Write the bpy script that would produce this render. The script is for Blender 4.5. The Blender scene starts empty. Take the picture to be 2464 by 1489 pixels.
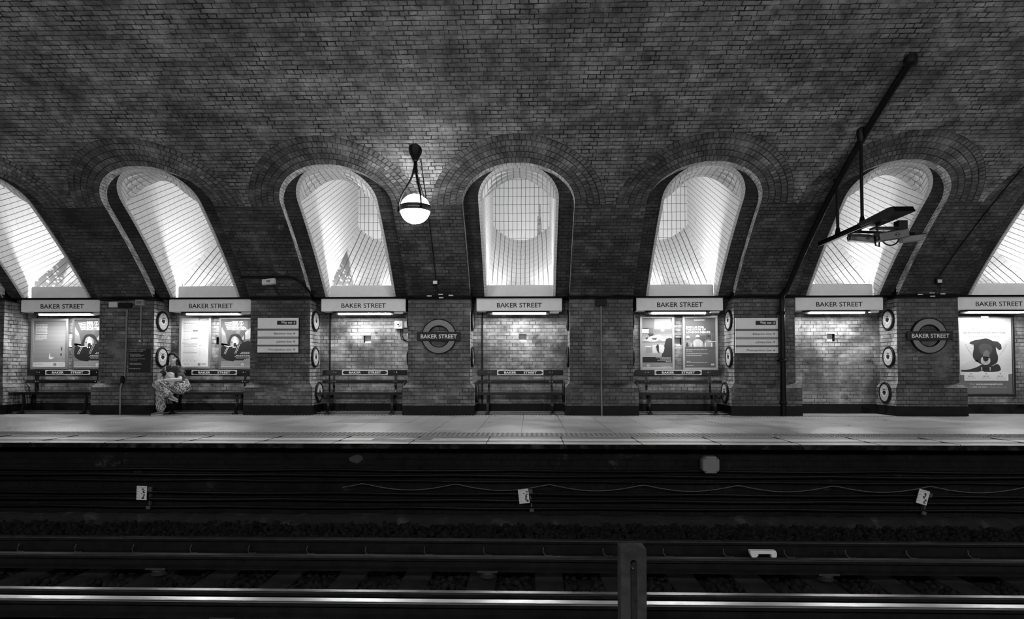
import bpy, bmesh, math, random
from mathutils import Vector, Matrix, Euler
random.seed(7)
C = bpy.context.scene.collection
SC = bpy.context.scene

# ------------------------------------------------------------------ camera, world, exposure
cam_d = bpy.data.cameras.new('camera')
cam = bpy.data.objects.new('camera', cam_d); C.objects.link(cam)
cam_d.sensor_fit = 'HORIZONTAL'; cam_d.sensor_width = 36.0
cam_d.lens = 1566 / 2464 * 36
cam_d.shift_y = 89.4 / 2464
cam_d.clip_start = 0.05; cam_d.clip_end = 200
cam.location = (0.18, -12.6, 0.88)
cam.rotation_euler = (math.pi / 2 + 0.035, 0, 0.0275)
SC.camera = cam
world = bpy.data.worlds.new('world'); SC.world = world
world.use_nodes = True
world.node_tree.nodes['Background'].inputs[0].default_value = (0, 0, 0, 1)
world.node_tree.nodes['Background'].inputs[1].default_value = 0.0
SC.view_settings.view_transform = 'Standard'
SC.view_settings.look = 'None'
SC.view_settings.exposure = 0.0
SC.view_settings.gamma = 1.0
SC.view_settings.use_curve_mapping = False
TUBE_L, SHAFT_L, GLOBE_L, NEAR_FILL_L = 200.0, 260.0, 32.0, 500.0     # lamp strengths; the near globes are raised as unseen fill

# ------------------------------------------------------------------ materials
_m = {}
def nt(name):
    m = bpy.data.materials.new(name); m.use_nodes = True
    t = m.node_tree
    return m, t, t.nodes['Principled BSDF']
def N(t, kind, **kw):
    n = t.nodes.new(kind)
    for k, v in kw.items(): setattr(n, k, v)
    return n
def L(t, a, b): t.links.new(a, b)
def setin(n, **kw):
    for k, v in kw.items(): n.inputs[k.replace('_', ' ')].default_value = v
def mth(t, op, a, b=None, clamp=False):
    n = N(t, 'ShaderNodeMath', operation=op); n.use_clamp = clamp
    for i, x in enumerate((a, b)):
        if x is None: continue
        if isinstance(x, (int, float)): n.inputs[i].default_value = x
        else: L(t, x, n.inputs[i])
    return n.outputs[0]
def ramp(t, src, p0, p1, v0=0.0, v1=1.0):
    n = N(t, 'ShaderNodeMapRange'); n.clamp = True; L(t, src, n.inputs[0])
    for i, v in enumerate((p0, p1, v0, v1)): n.inputs[i + 1].default_value = v
    return n.outputs[0]
def noise(t, vec, scale, detail=4, rough=0.55):
    n = N(t, 'ShaderNodeTexNoise'); n.inputs['Scale'].default_value = scale
    n.inputs['Detail'].default_value = detail; n.inputs['Roughness'].default_value = rough
    if vec is not None: L(t, vec, n.inputs['Vector'])
    return n
def gray(v, rough=0.5, metal=0.0, coat=0.0):
    key = ('g', round(v, 3), rough, metal, coat)
    if key in _m: return _m[key]
    m, t, b = nt('paint_%d_%d_%d' % (round(v * 100), round(rough * 100), metal * 10))
    tc = N(t, 'ShaderNodeTexCoord'); n = noise(t, tc.outputs['Object'], 9, 5)
    s = ramp(t, n.outputs[0], .3, .7, v * .95, v * 1.03)
    L(t, s, b.inputs['Base Color']); b.inputs['Roughness'].default_value = rough
    b.inputs['Metallic'].default_value = metal; b.inputs['Coat Weight'].default_value = coat
    b.inputs['Coat Roughness'].default_value = .12
    _m[key] = m; return m
def ink(v, rough=0.4):
    key = ('i', round(v, 3), rough)
    if key in _m: return _m[key]
    m, t, b = nt('ink_%d' % round(v * 100))
    b.inputs['Base Color'].default_value = (v, v, v, 1); b.inputs['Roughness'].default_value = max(rough, .5)
    b.inputs['Specular IOR Level'].default_value = .25
    _m[key] = m; return m
def emit(name, strength):
    m = bpy.data.materials.new(name); m.use_nodes = True; t = m.node_tree
    t.nodes.remove(t.nodes['Principled BSDF'])
    e = N(t, 'ShaderNodeEmission'); e.inputs[1].default_value = strength
    L(t, e.outputs[0], t.nodes['Material Output'].inputs[0])
    return m

def brick_mat(name, bw=.235, bh=.0745, mortar=.009, c1=.26, c2=.13, cm=.02, rough=.75, bump=.9, wob=.02,
              soot=(.35, .75, .12, 1.0), patch=0.0, english=True, offset=.5, sootscale=.55, spec=.35, chalk=0.0, bed=.85, mk=.55):
    m, t, b = nt(name)
    uv = N(t, 'ShaderNodeUVMap').outputs[0]
    nz = noise(t, uv, 5.5, 2)
    sub = N(t, 'ShaderNodeVectorMath', operation='SUBTRACT'); L(t, nz.outputs['Color'], sub.inputs[0]); sub.inputs[1].default_value = (.5, .5, .5)
    scl = N(t, 'ShaderNodeVectorMath', operation='MULTIPLY'); L(t, sub.outputs[0], scl.inputs[0]); scl.inputs[1].default_value = (wob * 1.6, wob * .8, 0)
    add = N(t, 'ShaderNodeVectorMath', operation='ADD'); L(t, uv, add.inputs[0]); L(t, scl.outputs[0], add.inputs[1])
    nz2 = noise(t, uv, 32, 2)
    sub2 = N(t, 'ShaderNodeVectorMath', operation='SUBTRACT'); L(t, nz2.outputs['Color'], sub2.inputs[0]); sub2.inputs[1].default_value = (.5, .5, .5)
    scl2 = N(t, 'ShaderNodeVectorMath', operation='SCALE'); L(t, sub2.outputs[0], scl2.inputs[0]); scl2.inputs['Scale'].default_value = wob * .45
    add2 = N(t, 'ShaderNodeVectorMath', operation='ADD'); L(t, add.outputs[0], add2.inputs[0]); L(t, scl2.outputs[0], add2.inputs[1])
    br = N(t, 'ShaderNodeTexBrick'); L(t, add2.outputs[0], br.inputs['Vector'])
    mw = noise(t, uv, 3.1, 3, .6)
    br.offset = offset; br.offset_frequency = 2
    if english: br.squash = .5; br.squash_frequency = 2
    setin(br, Scale=1.0, Mortar_Size=mortar, Mortar_Smooth=.35, Bias=-.1, Brick_Width=bw, Row_Height=bh,
          Color1=(c1, c1, c1, 1), Color2=(c2, c2, c2, 1))
    jm = noise(t, uv, 2.2, 4, .65); jv = ramp(t, jm.outputs[0], .42, .6, cm, (c1 + c2) * .5 * mk)
    jc = N(t, 'ShaderNodeCombineXYZ'); [L(t, jv, jc.inputs[q]) for q in range(3)]; L(t, jc.outputs[0], br.inputs['Mortar'])
    L(t, ramp(t, mw.outputs[0], .35, .68, mortar * .45, mortar * 1.9), br.inputs['Mortar Size'])
    big = noise(t, uv, sootscale, 7, .62); mid = noise(t, uv, 4.2, 6, .65); fine = noise(t, uv, 70, 4, .7)
    s = ramp(t, big.outputs[0], *soot)
    s2 = ramp(t, mid.outputs[0], .32, .66, .3, 1.45)
    s3 = ramp(t, fine.outputs[0], .3, .7, .72, 1.25)
    k = mth(t, 'MULTIPLY', mth(t, 'MULTIPLY', s, s2), s3)
    col = N(t, 'ShaderNodeVectorMath', operation='SCALE'); L(t, br.outputs['Color'], col.inputs[0]); L(t, k, col.inputs['Scale'])
    out = col.outputs[0]
    sp = N(t, 'ShaderNodeSeparateXYZ'); L(t, add2.outputs[0], sp.inputs[0])
    fr = mth(t, 'ABSOLUTE', mth(t, 'SUBTRACT', mth(t, 'FRACT', mth(t, 'ADD', mth(t, 'DIVIDE', sp.outputs[1], bh), .5)), .5))
    st_ = N(t, 'ShaderNodeVectorMath', operation='MULTIPLY'); L(t, uv, st_.inputs[0]); st_.inputs[1].default_value = (1.2, 4.0, 1)
    cn_ = noise(t, st_.outputs[0], 2.0, 5, .65); thick = ramp(t, cn_.outputs[0], .4, .68, .0, .1)
    crev = mth(t, 'MULTIPLY', mth(t, 'LESS_THAN', fr, thick), bed)
    cs = N(t, 'ShaderNodeVectorMath', operation='SCALE'); L(t, out, cs.inputs[0]); L(t, mth(t, 'SUBTRACT', 1.0, crev), cs.inputs['Scale']); out = cs.outputs[0]
    if patch:
        pn = noise(t, uv, 2.3, 8, .72); pf = ramp(t, pn.outputs[0], .60, .70, 0, patch)
        pz = noise(t, uv, 26, 4, .7); pf = mth(t, 'MULTIPLY', pf, ramp(t, pz.outputs[0], .42, .6))
        mx = N(t, 'ShaderNodeMix', data_type='RGBA'); L(t, pf, mx.inputs[0]); L(t, out, mx.inputs[6]); mx.inputs[7].default_value = (.55, .55, .55, 1)
        out = mx.outputs[2]
    if chalk:   # pale mortar left in some joints
        cn = noise(t, uv, 1.3, 5, .6); cf = mth(t, 'MULTIPLY', mth(t, 'MULTIPLY', ramp(t, cn.outputs[0], .56, .66), br.outputs['Fac']), chalk)
        mx = N(t, 'ShaderNodeMix', data_type='RGBA'); L(t, cf, mx.inputs[0]); L(t, out, mx.inputs[6]); mx.inputs[7].default_value = (.5, .5, .5, 1)
        out = mx.outputs[2]
    L(t, out, b.inputs['Base Color'])
    rr = ramp(t, mid.outputs[0], .35, .65, rough - .15, min(rough + .15, 1)); L(t, rr, b.inputs['Roughness'])
    b.inputs['Specular IOR Level'].default_value = spec
    h = mth(t, 'ADD', mth(t, 'MULTIPLY', mth(t, 'ADD', br.outputs['Fac'], crev), -.7), mth(t, 'MULTIPLY', fine.outputs[0], .35))
    h = mth(t, 'ADD', h, mth(t, 'MULTIPLY', mid.outputs[0], .9))
    bp = N(t, 'ShaderNodeBump'); bp.inputs['Strength'].default_value = bump; bp.inputs['Distance'].default_value = .012
    L(t, h, bp.inputs['Height']); L(t, bp.outputs[0], b.inputs['Normal'])
    return m

def tile_mat(name, pu, pv, wu, wv, su, sv, base=.88, shadow_stain=False):
    """glazed tiles: joints every pu metres along u (strength su) and every pv along v (strength sv)"""
    m, t, b = nt(name)
    uv = N(t, 'ShaderNodeUVMap').outputs[0]
    nz = noise(t, uv, 2.0, 2)
    sub = N(t, 'ShaderNodeVectorMath', operation='SUBTRACT'); L(t, nz.outputs['Color'], sub.inputs[0]); sub.inputs[1].default_value = (.5, .5, .5)
    scl = N(t, 'ShaderNodeVectorMath', operation='SCALE'); L(t, sub.outputs[0], scl.inputs[0]); scl.inputs['Scale'].default_value = .02
    add = N(t, 'ShaderNodeVectorMath', operation='ADD'); L(t, uv, add.inputs[0]); L(t, scl.outputs[0], add.inputs[1])
    sp = N(t, 'ShaderNodeSeparateXYZ'); L(t, add.outputs[0], sp.inputs[0])
    def line(c, p, w):
        fr = mth(t, 'FRACT', mth(t, 'DIVIDE', c, p)); a = mth(t, 'ABSOLUTE', mth(t, 'SUBTRACT', fr, .5))
        return ramp(t, a, .5 - w / p / 2 * 1.25, .5 - w / p / 2 * .75)
    lu = mth(t, 'MULTIPLY', line(sp.outputs[0], pu, wu), su); lv = mth(t, 'MULTIPLY', line(sp.outputs[1], pv, wv), sv)
    l = mth(t, 'MAXIMUM', lu, lv)
    dirt = noise(t, uv, 1.1, 7, .6); d = ramp(t, dirt.outputs[0], .62, .76, 0, .45)
    k = mth(t, 'MAXIMUM', l, d)
    if shadow_stain:   # painted lamp-grille shadow with light gaps; a grimy stain in the first bay
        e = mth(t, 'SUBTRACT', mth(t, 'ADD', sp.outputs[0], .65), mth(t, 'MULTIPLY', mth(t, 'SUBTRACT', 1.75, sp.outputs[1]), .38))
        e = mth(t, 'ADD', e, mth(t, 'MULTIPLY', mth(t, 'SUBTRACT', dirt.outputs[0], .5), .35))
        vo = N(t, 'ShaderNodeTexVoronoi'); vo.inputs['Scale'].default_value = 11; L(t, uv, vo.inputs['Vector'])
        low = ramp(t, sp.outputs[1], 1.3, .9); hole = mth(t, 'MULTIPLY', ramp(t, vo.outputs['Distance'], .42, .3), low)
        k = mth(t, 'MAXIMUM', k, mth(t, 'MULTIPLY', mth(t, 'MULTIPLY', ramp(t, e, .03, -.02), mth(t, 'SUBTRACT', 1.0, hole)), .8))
    mx = N(t, 'ShaderNodeMix', data_type='RGBA'); L(t, k, mx.inputs[0]); mx.inputs[6].default_value = (base, base, base, 1); mx.inputs[7].default_value = (.02, .02, .02, 1)
    L(t, mx.outputs[2], b.inputs['Base Color'])
    b.inputs['Roughness'].default_value = .28
    bp = N(t, 'ShaderNodeBump'); bp.inputs['Strength'].default_value = .4; bp.inputs['Distance'].default_value = .004
    L(t, mth(t, 'MULTIPLY', l, -1.0), bp.inputs['Height']); L(t, bp.outputs[0], b.inputs['Normal'])
    return m

def noisy(name, lo, hi, scale, rough=.8, bump=.3, metal=0.0, detail=6, coord='Object', p=(.35, .65), rr=None, spec=None):
    m, t, b = nt(name)
    if spec is None: spec = .12 if hi < .05 else .5
    b.inputs['Specular IOR Level'].default_value = spec
    tc = N(t, 'ShaderNodeTexCoord'); n = noise(t, tc.outputs[coord], scale, detail, .65)
    L(t, ramp(t, n.outputs[0], p[0], p[1], lo, hi), b.inputs['Base Color'])
    b.inputs['Roughness'].default_value = rough; b.inputs['Metallic'].default_value = metal
    if rr: L(t, ramp(t, n.outputs[0], .35, .65, rr[0], rr[1]), b.inputs['Roughness'])
    if bump:
        n2 = noise(t, tc.outputs[coord], scale * 5, 5, .7)
        bp = N(t, 'ShaderNodeBump'); bp.inputs['Strength'].default_value = bump; bp.inputs['Distance'].default_value = .01
        L(t, n2.outputs[0], bp.inputs['Height']); L(t, bp.outputs[0], b.inputs['Normal'])
    return m

M = {}
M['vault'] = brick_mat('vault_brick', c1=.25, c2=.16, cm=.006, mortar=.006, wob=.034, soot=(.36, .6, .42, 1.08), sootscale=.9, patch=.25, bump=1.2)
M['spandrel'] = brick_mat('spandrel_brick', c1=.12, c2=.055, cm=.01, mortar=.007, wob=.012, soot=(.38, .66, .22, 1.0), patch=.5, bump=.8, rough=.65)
M['voussoir'] = brick_mat('voussoir_brick', bw=.078, bh=.115, mortar=.007, c1=.24, c2=.11, cm=.04, english=False, wob=.015, soot=(.36, .66, .25, 1.0), bump=.9, offset=.37)
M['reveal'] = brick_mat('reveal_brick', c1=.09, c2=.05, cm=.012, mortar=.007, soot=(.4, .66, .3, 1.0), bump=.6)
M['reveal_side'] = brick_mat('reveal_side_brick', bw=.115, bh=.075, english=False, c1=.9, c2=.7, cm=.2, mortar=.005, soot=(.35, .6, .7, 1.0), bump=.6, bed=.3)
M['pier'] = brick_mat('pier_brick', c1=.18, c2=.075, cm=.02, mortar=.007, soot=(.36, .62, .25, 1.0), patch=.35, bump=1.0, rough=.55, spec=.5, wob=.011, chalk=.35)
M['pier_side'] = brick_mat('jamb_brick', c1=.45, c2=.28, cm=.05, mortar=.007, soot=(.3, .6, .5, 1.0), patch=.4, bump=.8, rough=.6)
M['alcove'] = brick_mat('alcove_brick', c1=.33, c2=.17, cm=.02, mortar=.006, mk=.8, soot=(.38, .6, .15, 1.05), sootscale=1.3, patch=.9, bump=1.0, rough=.42, spec=.9, wob=.015, chalk=.3)
M['trim_tile'] = tile_mat('trim_tile', .075, .5, .006, .004, .8, .0, base=.6)
M['tile_side'] = tile_mat('glazed_side', .2, .1, .008, .011, .3, .9)
M['tile_floor'] = tile_mat('glazed_trough', .094, .2, .013, .01, .97, .6)
M['tile_shadow_stain'] = tile_mat('glazed_trough_shadow_stain', .094, .2, .013, .01, .97, .6, shadow_stain=True)
M['tile_back'] = tile_mat('glazed_back', .1, .195, .011, .011, .9, .8)
M['tile_roof_shaded'] = tile_mat('glazed_roof_shaded', .1, .2, .012, .008, .85, .3, base=.55)  # darker base paints in the shade of the down-facing ring soffits
M['tile_step_lit'] = tile_mat('glazed_step_lit', .1, .2, .012, .008, .85, .3, base=.9)  # same tile with a paler base, painted as the lit faces
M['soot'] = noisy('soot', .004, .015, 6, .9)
M['skirt'] = noisy('skirting_black', .002, .012, 5, .45, rr=(.3, .7))
M['iron'] = noisy('painted_iron', .005, .009, 12, .4)
M['black'] = noisy('black_paint', .003, .006, 12, .35, bump=.05)
M['white'] = gray(.62, .35)
M['offwhite'] = gray(.5, .45)
# ------------------------------------------------------------------ mesh builder
def autouv(vs):
    n = Vector((0, 0, 0))
    for i in range(len(vs)):
        a, b = vs[i], vs[(i + 1) % len(vs)]
        n += Vector(((a[1] - b[1]) * (a[2] + b[2]), (a[2] - b[2]) * (a[0] + b[0]), (a[0] - b[0]) * (a[1] + b[1])))
    ax, ay, az = abs(n.x), abs(n.y), abs(n.z)
    if az >= ax and az >= ay: return [(v[0], v[1]) for v in vs]
    if ay >= ax: return [(v[0], v[2]) for v in vs]
    return [(v[1] + .06, v[2]) for v in vs]
class MB:
    def __init__(s): s.v = []; s.f = []; s.m = []; s.u = []; s.s = []
    def face(s, pts, m=0, uv=None, smooth=False):
        i = len(s.v); s.v += [tuple(p) for p in pts]; s.f.append(tuple(range(i, i + len(pts)))); s.m.append(m)
        s.u.append(uv or autouv(pts)); s.s.append(smooth)
    def add(s, vs, fs, m=0, smooth=False, uvs=None):
        i = len(s.v); s.v += [tuple(p) for p in vs]
        for k, f in enumerate(fs):
            s.f.append(tuple(j + i for j in f)); s.m.append(m); s.s.append(smooth)
            s.u.append(uvs[k] if uvs else autouv([vs[j] for j in f]))
    def box(s, x0, x1, y0, y1, z0, z1, m=0, bev=0.0):
        if x0 > x1: x0, x1 = x1, x0
        if y0 > y1: y0, y1 = y1, y0
        if z0 > z1: z0, z1 = z1, z0
        if bev <= 0:
            v = [(x0, y0, z0), (x1, y0, z0), (x1, y1, z0), (x0, y1, z0), (x0, y0, z1), (x1, y0, z1), (x1, y1, z1), (x0, y1, z1)]
            s.add(v, [(0, 3, 2, 1), (4, 5, 6, 7), (0, 1, 5, 4), (1, 2, 6, 5), (2, 3, 7, 6), (3, 0, 4, 7)], m)
        else:
            bm = bmesh.new(); bmesh.ops.create_cube(bm, size=1)
            for v in bm.verts: v.co = Vector(((x0 + x1) / 2 + v.co.x * (x1 - x0), (y0 + y1) / 2 + v.co.y * (y1 - y0), (z0 + z1) / 2 + v.co.z * (z1 - z0)))
            bmesh.ops.bevel(bm, geom=bm.edges[:], offset=bev, segments=2, affect='EDGES', profile=.6)
            s.bm(bm, m)
        return s
    def bm(s, bm, m=0, smooth=False, mat=None):
        bm.verts.ensure_lookup_table(); bm.verts.index_update()
        s.add([(mat @ v.co if mat else v.co)[:] for v in bm.verts], [[v.index for v in f.verts] for f in bm.faces], m, smooth); bm.free()
    def tube(s, pts, r, n=8, m=0, caps=True, smooth=True, flat=None):
        pts = [Vector(p) for p in pts]; rs = r if isinstance(r, (list, tuple)) else [r] * len(pts)
        rings = []; prev = None
        for i, p in enumerate(pts):
            d = (pts[min(i + 1, len(pts) - 1)] - pts[max(i - 1, 0)]).normalized()
            if prev is None:
                a = Vector((0, 0, 1)) if abs(d.z) < .9 else Vector((1, 0, 0)); u = d.cross(a).normalized()
            else: u = (prev - d * prev.dot(d)).normalized()
            prev = u; w = d.cross(u)
            k = flat or 1.0
            rings.append([p + (u * math.cos(2 * math.pi * j / n) + w * k * math.sin(2 * math.pi * j / n)) * rs[i] for j in range(n)])
        vs = [q[:] for rg in rings for q in rg]; fs = []
        for i in range(len(rings) - 1):
            for j in range(n): a = i * n; fs.append((a + j, a + (j + 1) % n, a + n + (j + 1) % n, a + n + j))
        s.add(vs, fs, m, smooth)
        if caps: s.add([q[:] for q in rings[0]], [tuple(reversed(range(n)))], m); s.add([q[:] for q in rings[-1]], [tuple(range(n))], m)
        return s
    def lathe(s, prof, c=(0, 0, 0), n=24, m=0, smooth=True, axis='Z', sweep=1.0):
        vs = []; fs = []
        for r, z in prof:
            for j in range(n):
                a = 2 * math.pi * j / n; p = (r * math.cos(a), r * math.sin(a), z)
                if axis == 'Y': p = (p[0], z, p[1])
                if axis == 'X': p = (z, p[0], p[1])
                vs.append((p[0] + c[0], p[1] + c[1], p[2] + c[2]))
        for i in range(len(prof) - 1):
            for j in range(n): a = i * n; fs.append((a + j, a + (j + 1) % n, a + n + (j + 1) % n, a + n + j))
        s.add(vs, fs, m, smooth); return s
    def prism(s, poly, y0, y1, m=0, plane='XZ'):
        def P(a, b, y): return {'XZ': (a, y, b), 'YZ': (y, a, b), 'XY': (a, b, y)}[plane]
        n = len(poly); vs = [P(a, b, y0) for a, b in poly] + [P(a, b, y1) for a, b in poly]
        fs = [tuple(range(n)), tuple(reversed(range(n, 2 * n)))] + [(i, (i + 1) % n, n + (i + 1) % n, n + i) for i in range(n)]
        s.add(vs, fs, m); return s
    def text(s, body, size, x, z, y, m=0, align='CENTER', bold=0.0, sx=1.0, space=1.0, rot=None):
        """flat lettering facing -Y; z is the baseline"""
        me = glyphs(body, size, align, bold, space)
        vs = []
        for v in me.vertices:
            px, pz = v.co.x * sx, v.co.y
            if rot: px, pz = px * math.cos(rot) - pz * math.sin(rot), px * math.sin(rot) + pz * math.cos(rot)
            vs.append((x + px, y, z + pz))
        s.add(vs, [tuple(p.vertices) for p in me.polygons], m); return s
    def build(s, name, mats, parent=None, loc=None, weld=False):
        me = bpy.data.meshes.new(name); me.from_pydata(s.v, [], s.f)
        if not isinstance(mats, (list, tuple)): mats = [mats]
        for m in mats: me.materials.append(m)
        me.polygons.foreach_set('material_index', s.m); me.polygons.foreach_set('use_smooth', s.s)
        ul = me.uv_layers.new(name='UVMap'); flat = [c for f in s.u for uv in f for c in uv[:2]]
        ul.data.foreach_set('uv', flat)
        me.update()
        if weld:
            bm = bmesh.new(); bm.from_mesh(me); bmesh.ops.remove_doubles(bm, verts=bm.verts, dist=1e-5)
            bmesh.ops.recalc_face_normals(bm, faces=bm.faces); bm.to_mesh(me); bm.free()
        o = bpy.data.objects.new(name, me); C.objects.link(o)
        if parent: o.parent = parent
        if loc: o.location = loc
        return o
_g = {}
def glyphs(body, size, align, bold, space):
    k = (body, round(size, 4), align, bold, space)
    if k in _g: return _g[k]
    cu = bpy.data.curves.new('t', 'FONT'); cu.body = body; cu.size = size; cu.align_x = align; cu.offset = bold * size
    cu.space_character = space; cu.resolution_u = 3; cu.fill_mode = 'FRONT'
    o = bpy.data.objects.new('t', cu); C.objects.link(o)
    dg = bpy.context.evaluated_depsgraph_get(); dg.update()
    me = bpy.data.meshes.new_from_object(o.evaluated_get(dg)); bpy.data.objects.remove(o); bpy.data.curves.remove(cu)
    _g[k] = me; return me
def tag(o, label=None, cat=None, group=None, kind=None):
    if label: o['label'] = label
    if cat: o['category'] = cat
    if group: o['group'] = group
    if kind: o['kind'] = kind
    return o
def empty(name, loc=(0, 0, 0), rz=0.0, label=None, cat=None, group=None):
    o = bpy.data.objects.new(name, None); C.objects.link(o); o.location = loc; o.rotation_euler = (0, 0, rz); o.empty_display_size = .1
    return tag(o, label, cat, group)
def copy_tree(o, parent=None):
    c = o.copy(); C.objects.link(c); c.parent = parent
    for ch in [x for x in bpy.data.objects if x.parent == o]: copy_tree(ch, c)
    return c
def struct(o): o['kind'] = 'structure'; return o

# ------------------------------------------------------------------ the measured section of the station
R_, Y0_, Z0_ = 11.4, -8.6, -5.25          # vault circle
def vy(z): return Y0_ + math.sqrt(max(R_ * R_ - (z - Z0_) ** 2, 0))
def arc(z): return R_ * math.asin((z - Z0_) / R_)       # arc length coordinate
CX = [-9.28, -6.26, -3.155, -.015, 3.135, 6.22, 9.3]   # centres of the seven alcoves
HW = .963                                              # half width of an alcove
ZS = 2.3                                               # spring of the vault
edges = [CX[0] - 1.55] + [(CX[i] + CX[i + 1]) / 2 for i in range(6)] + [CX[6] + 1.55]
EXT = 17.0

def vpt(x, z, off=0.0): return (x, vy(z) + off, z)
# outer (brick) and inner (glazed) outlines of a light well, in elevation, left foot to right foot
def outline(c, a, zs, b, n_leg=8, n_arc=24, z0=ZS):
    p = [(c - a, z0 + (zs - z0) * i / n_leg) for i in range(n_leg)]
    p += [(c - a * math.cos(math.pi * i / n_arc), zs + b * math.sin(math.pi * i / n_arc)) for i in range(n_arc + 1)]
    p += [(c + a, z0 + (zs - z0) * i / n_leg) for i in reversed(range(n_leg))]
    return p
def ring_grid(mb, A, B, n, m, off=0.0, uvf=None):
    """fill between two matched outlines lying on the vault"""
    rows = []
    for k in range(n + 1):
        f = k / n; rows.append([(a[0] + (b[0] - a[0]) * f, a[1] + (b[1] - a[1]) * f) for a, b in zip(A, B)])
    for k in range(n):
        for i in range(len(A) - 1):
            q = [rows[k][i], rows[k][i + 1], rows[k + 1][i + 1], rows[k + 1][i]]
            uv = [(x, arc(z)) for x, z in q] if uvf is None else [uvf(i, k), uvf(i + 1, k), uvf(i + 1, k + 1), uvf(i, k + 1)]
            mb.face([vpt(x, z, off) for x, z in q], m, uv, True)

ceil_mb = MB()                 # vault: 0 vault brick, 1 spandrel, 2 voussoir, 3 reveal, 4 reveal side
ZT = 5.0
NL, NA = 8, 24
for i, c in enumerate(CX):
    xl, xr = edges[i], edges[i + 1]
    O = outline(c, HW, 3.72, .49, NL, NA)
    al, ar = min(1.5, c - xl - .02), min(1.5, xr - c - .02)
    # outer edge of the five brick rings
    V = []
    for k, (x, z) in enumerate(O):
        if NL <= k <= NL + NA:
            t = math.pi * (k - NL) / NA; a = al if t < math.pi / 2 else ar
            V.append((c - a * math.cos(t), 3.62 + .89 * math.sin(t)))
        else: V.append(None)
    arcO = O[NL:NL + NA + 1]; arcV = V[NL:NL + NA + 1]
    # arc lengths for the ring pattern
    s = [0.0]
    for a, b in zip(arcV[:-1], arcV[1:]):
        A3, B3 = Vector(vpt(*a)), Vector(vpt(*b)); s.append(s[-1] + (B3 - A3).length * .86)
    ring_grid(ceil_mb, arcO, arcV, 5, 2, 0.0, lambda ii, kk: (s[ii], kk * .115))
    # legs
    legL = O[:NL + 1]; legR = O[NL + NA:]
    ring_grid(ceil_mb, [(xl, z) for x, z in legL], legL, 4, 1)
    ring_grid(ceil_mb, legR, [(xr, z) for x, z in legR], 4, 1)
    # the sliver between leg top and ring foot, then the rest up to ZT
    def rect(k):
        t = (k - NL) / NA
        if k - NL <= 7: return (xl, 3.72 + (ZT - 3.72) * (k - NL) / 7)
        if k - NL >= 17: return (xr, 3.72 + (ZT - 3.72) * (24 - k + NL) / 7)
        return (xl + (xr - xl) * (k - NL - 7) / 10, ZT)
    ring_grid(ceil_mb, arcV, [rect(NL + k) for k in range(NA + 1)], 4, 0)
    for side, foot, xe in ((-1, arcV[0], xl), (1, arcV[-1], xr)):
        q = [(c + side * HW, 3.72), foot, (xe, 3.72)]
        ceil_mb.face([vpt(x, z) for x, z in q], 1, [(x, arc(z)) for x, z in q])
    # stepped reveal of the well
    RV = .2
    sl = 0.0
    for a, b in zip(O[:-1], O[1:]):
        d = (Vector(vpt(*b)) - Vector(vpt(*a))).length
        ceil_mb.face([vpt(*a), vpt(*b), vpt(*b, RV), vpt(*a, RV)], 4, [(.02, sl), (.02, sl + d), (.02 + RV, sl + d), (.02 + RV, sl)], True); sl += d
    I = outline(c, .65, 3.8, .39, NL, NA)
    ring_grid(ceil_mb, O, I, 3, 3, RV)
# rest of the vault (rows of courses from ZT over the crown to the near side) and plain ends
th0 = math.asin((ZT - Z0_) / R_)
ths = [th0 + (math.pi - math.asin((0 - Z0_) / R_) - th0) * k / 60 for k in range(61)]
xs = [-EXT] + edges + [EXT]
for k in range(60):
    for a, b in zip(xs[:-1], xs[1:]):
        pts = []; uv = []
        for x, t in ((a, ths[k]), (b, ths[k]), (b, ths[k + 1]), (a, ths[k + 1])):
            pts.append((x, Y0_ + R_ * math.cos(t), Z0_ + R_ * math.sin(t))); uv.append((x, R_ * t))
        ceil_mb.face(pts, 0, uv, True)
for a, b in ((-EXT, edges[0]), (edges[-1], EXT)):
    for k in range(16):
        z0 = ZS + (ZT - ZS) * k / 16; z1 = ZS + (ZT - ZS) * (k + 1) / 16
        q = [(a, z0), (b, z0), (b, z1), (a, z1)]
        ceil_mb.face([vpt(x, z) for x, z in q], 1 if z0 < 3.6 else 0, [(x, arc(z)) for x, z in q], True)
# fine subdivision rows around ZT share the same circle, so no seam shows
ceil_o = struct(ceil_mb.build('ceiling', [M['vault'], M['spandrel'], M['voussoir'], M['reveal'], M['reveal_side']]))

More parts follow.
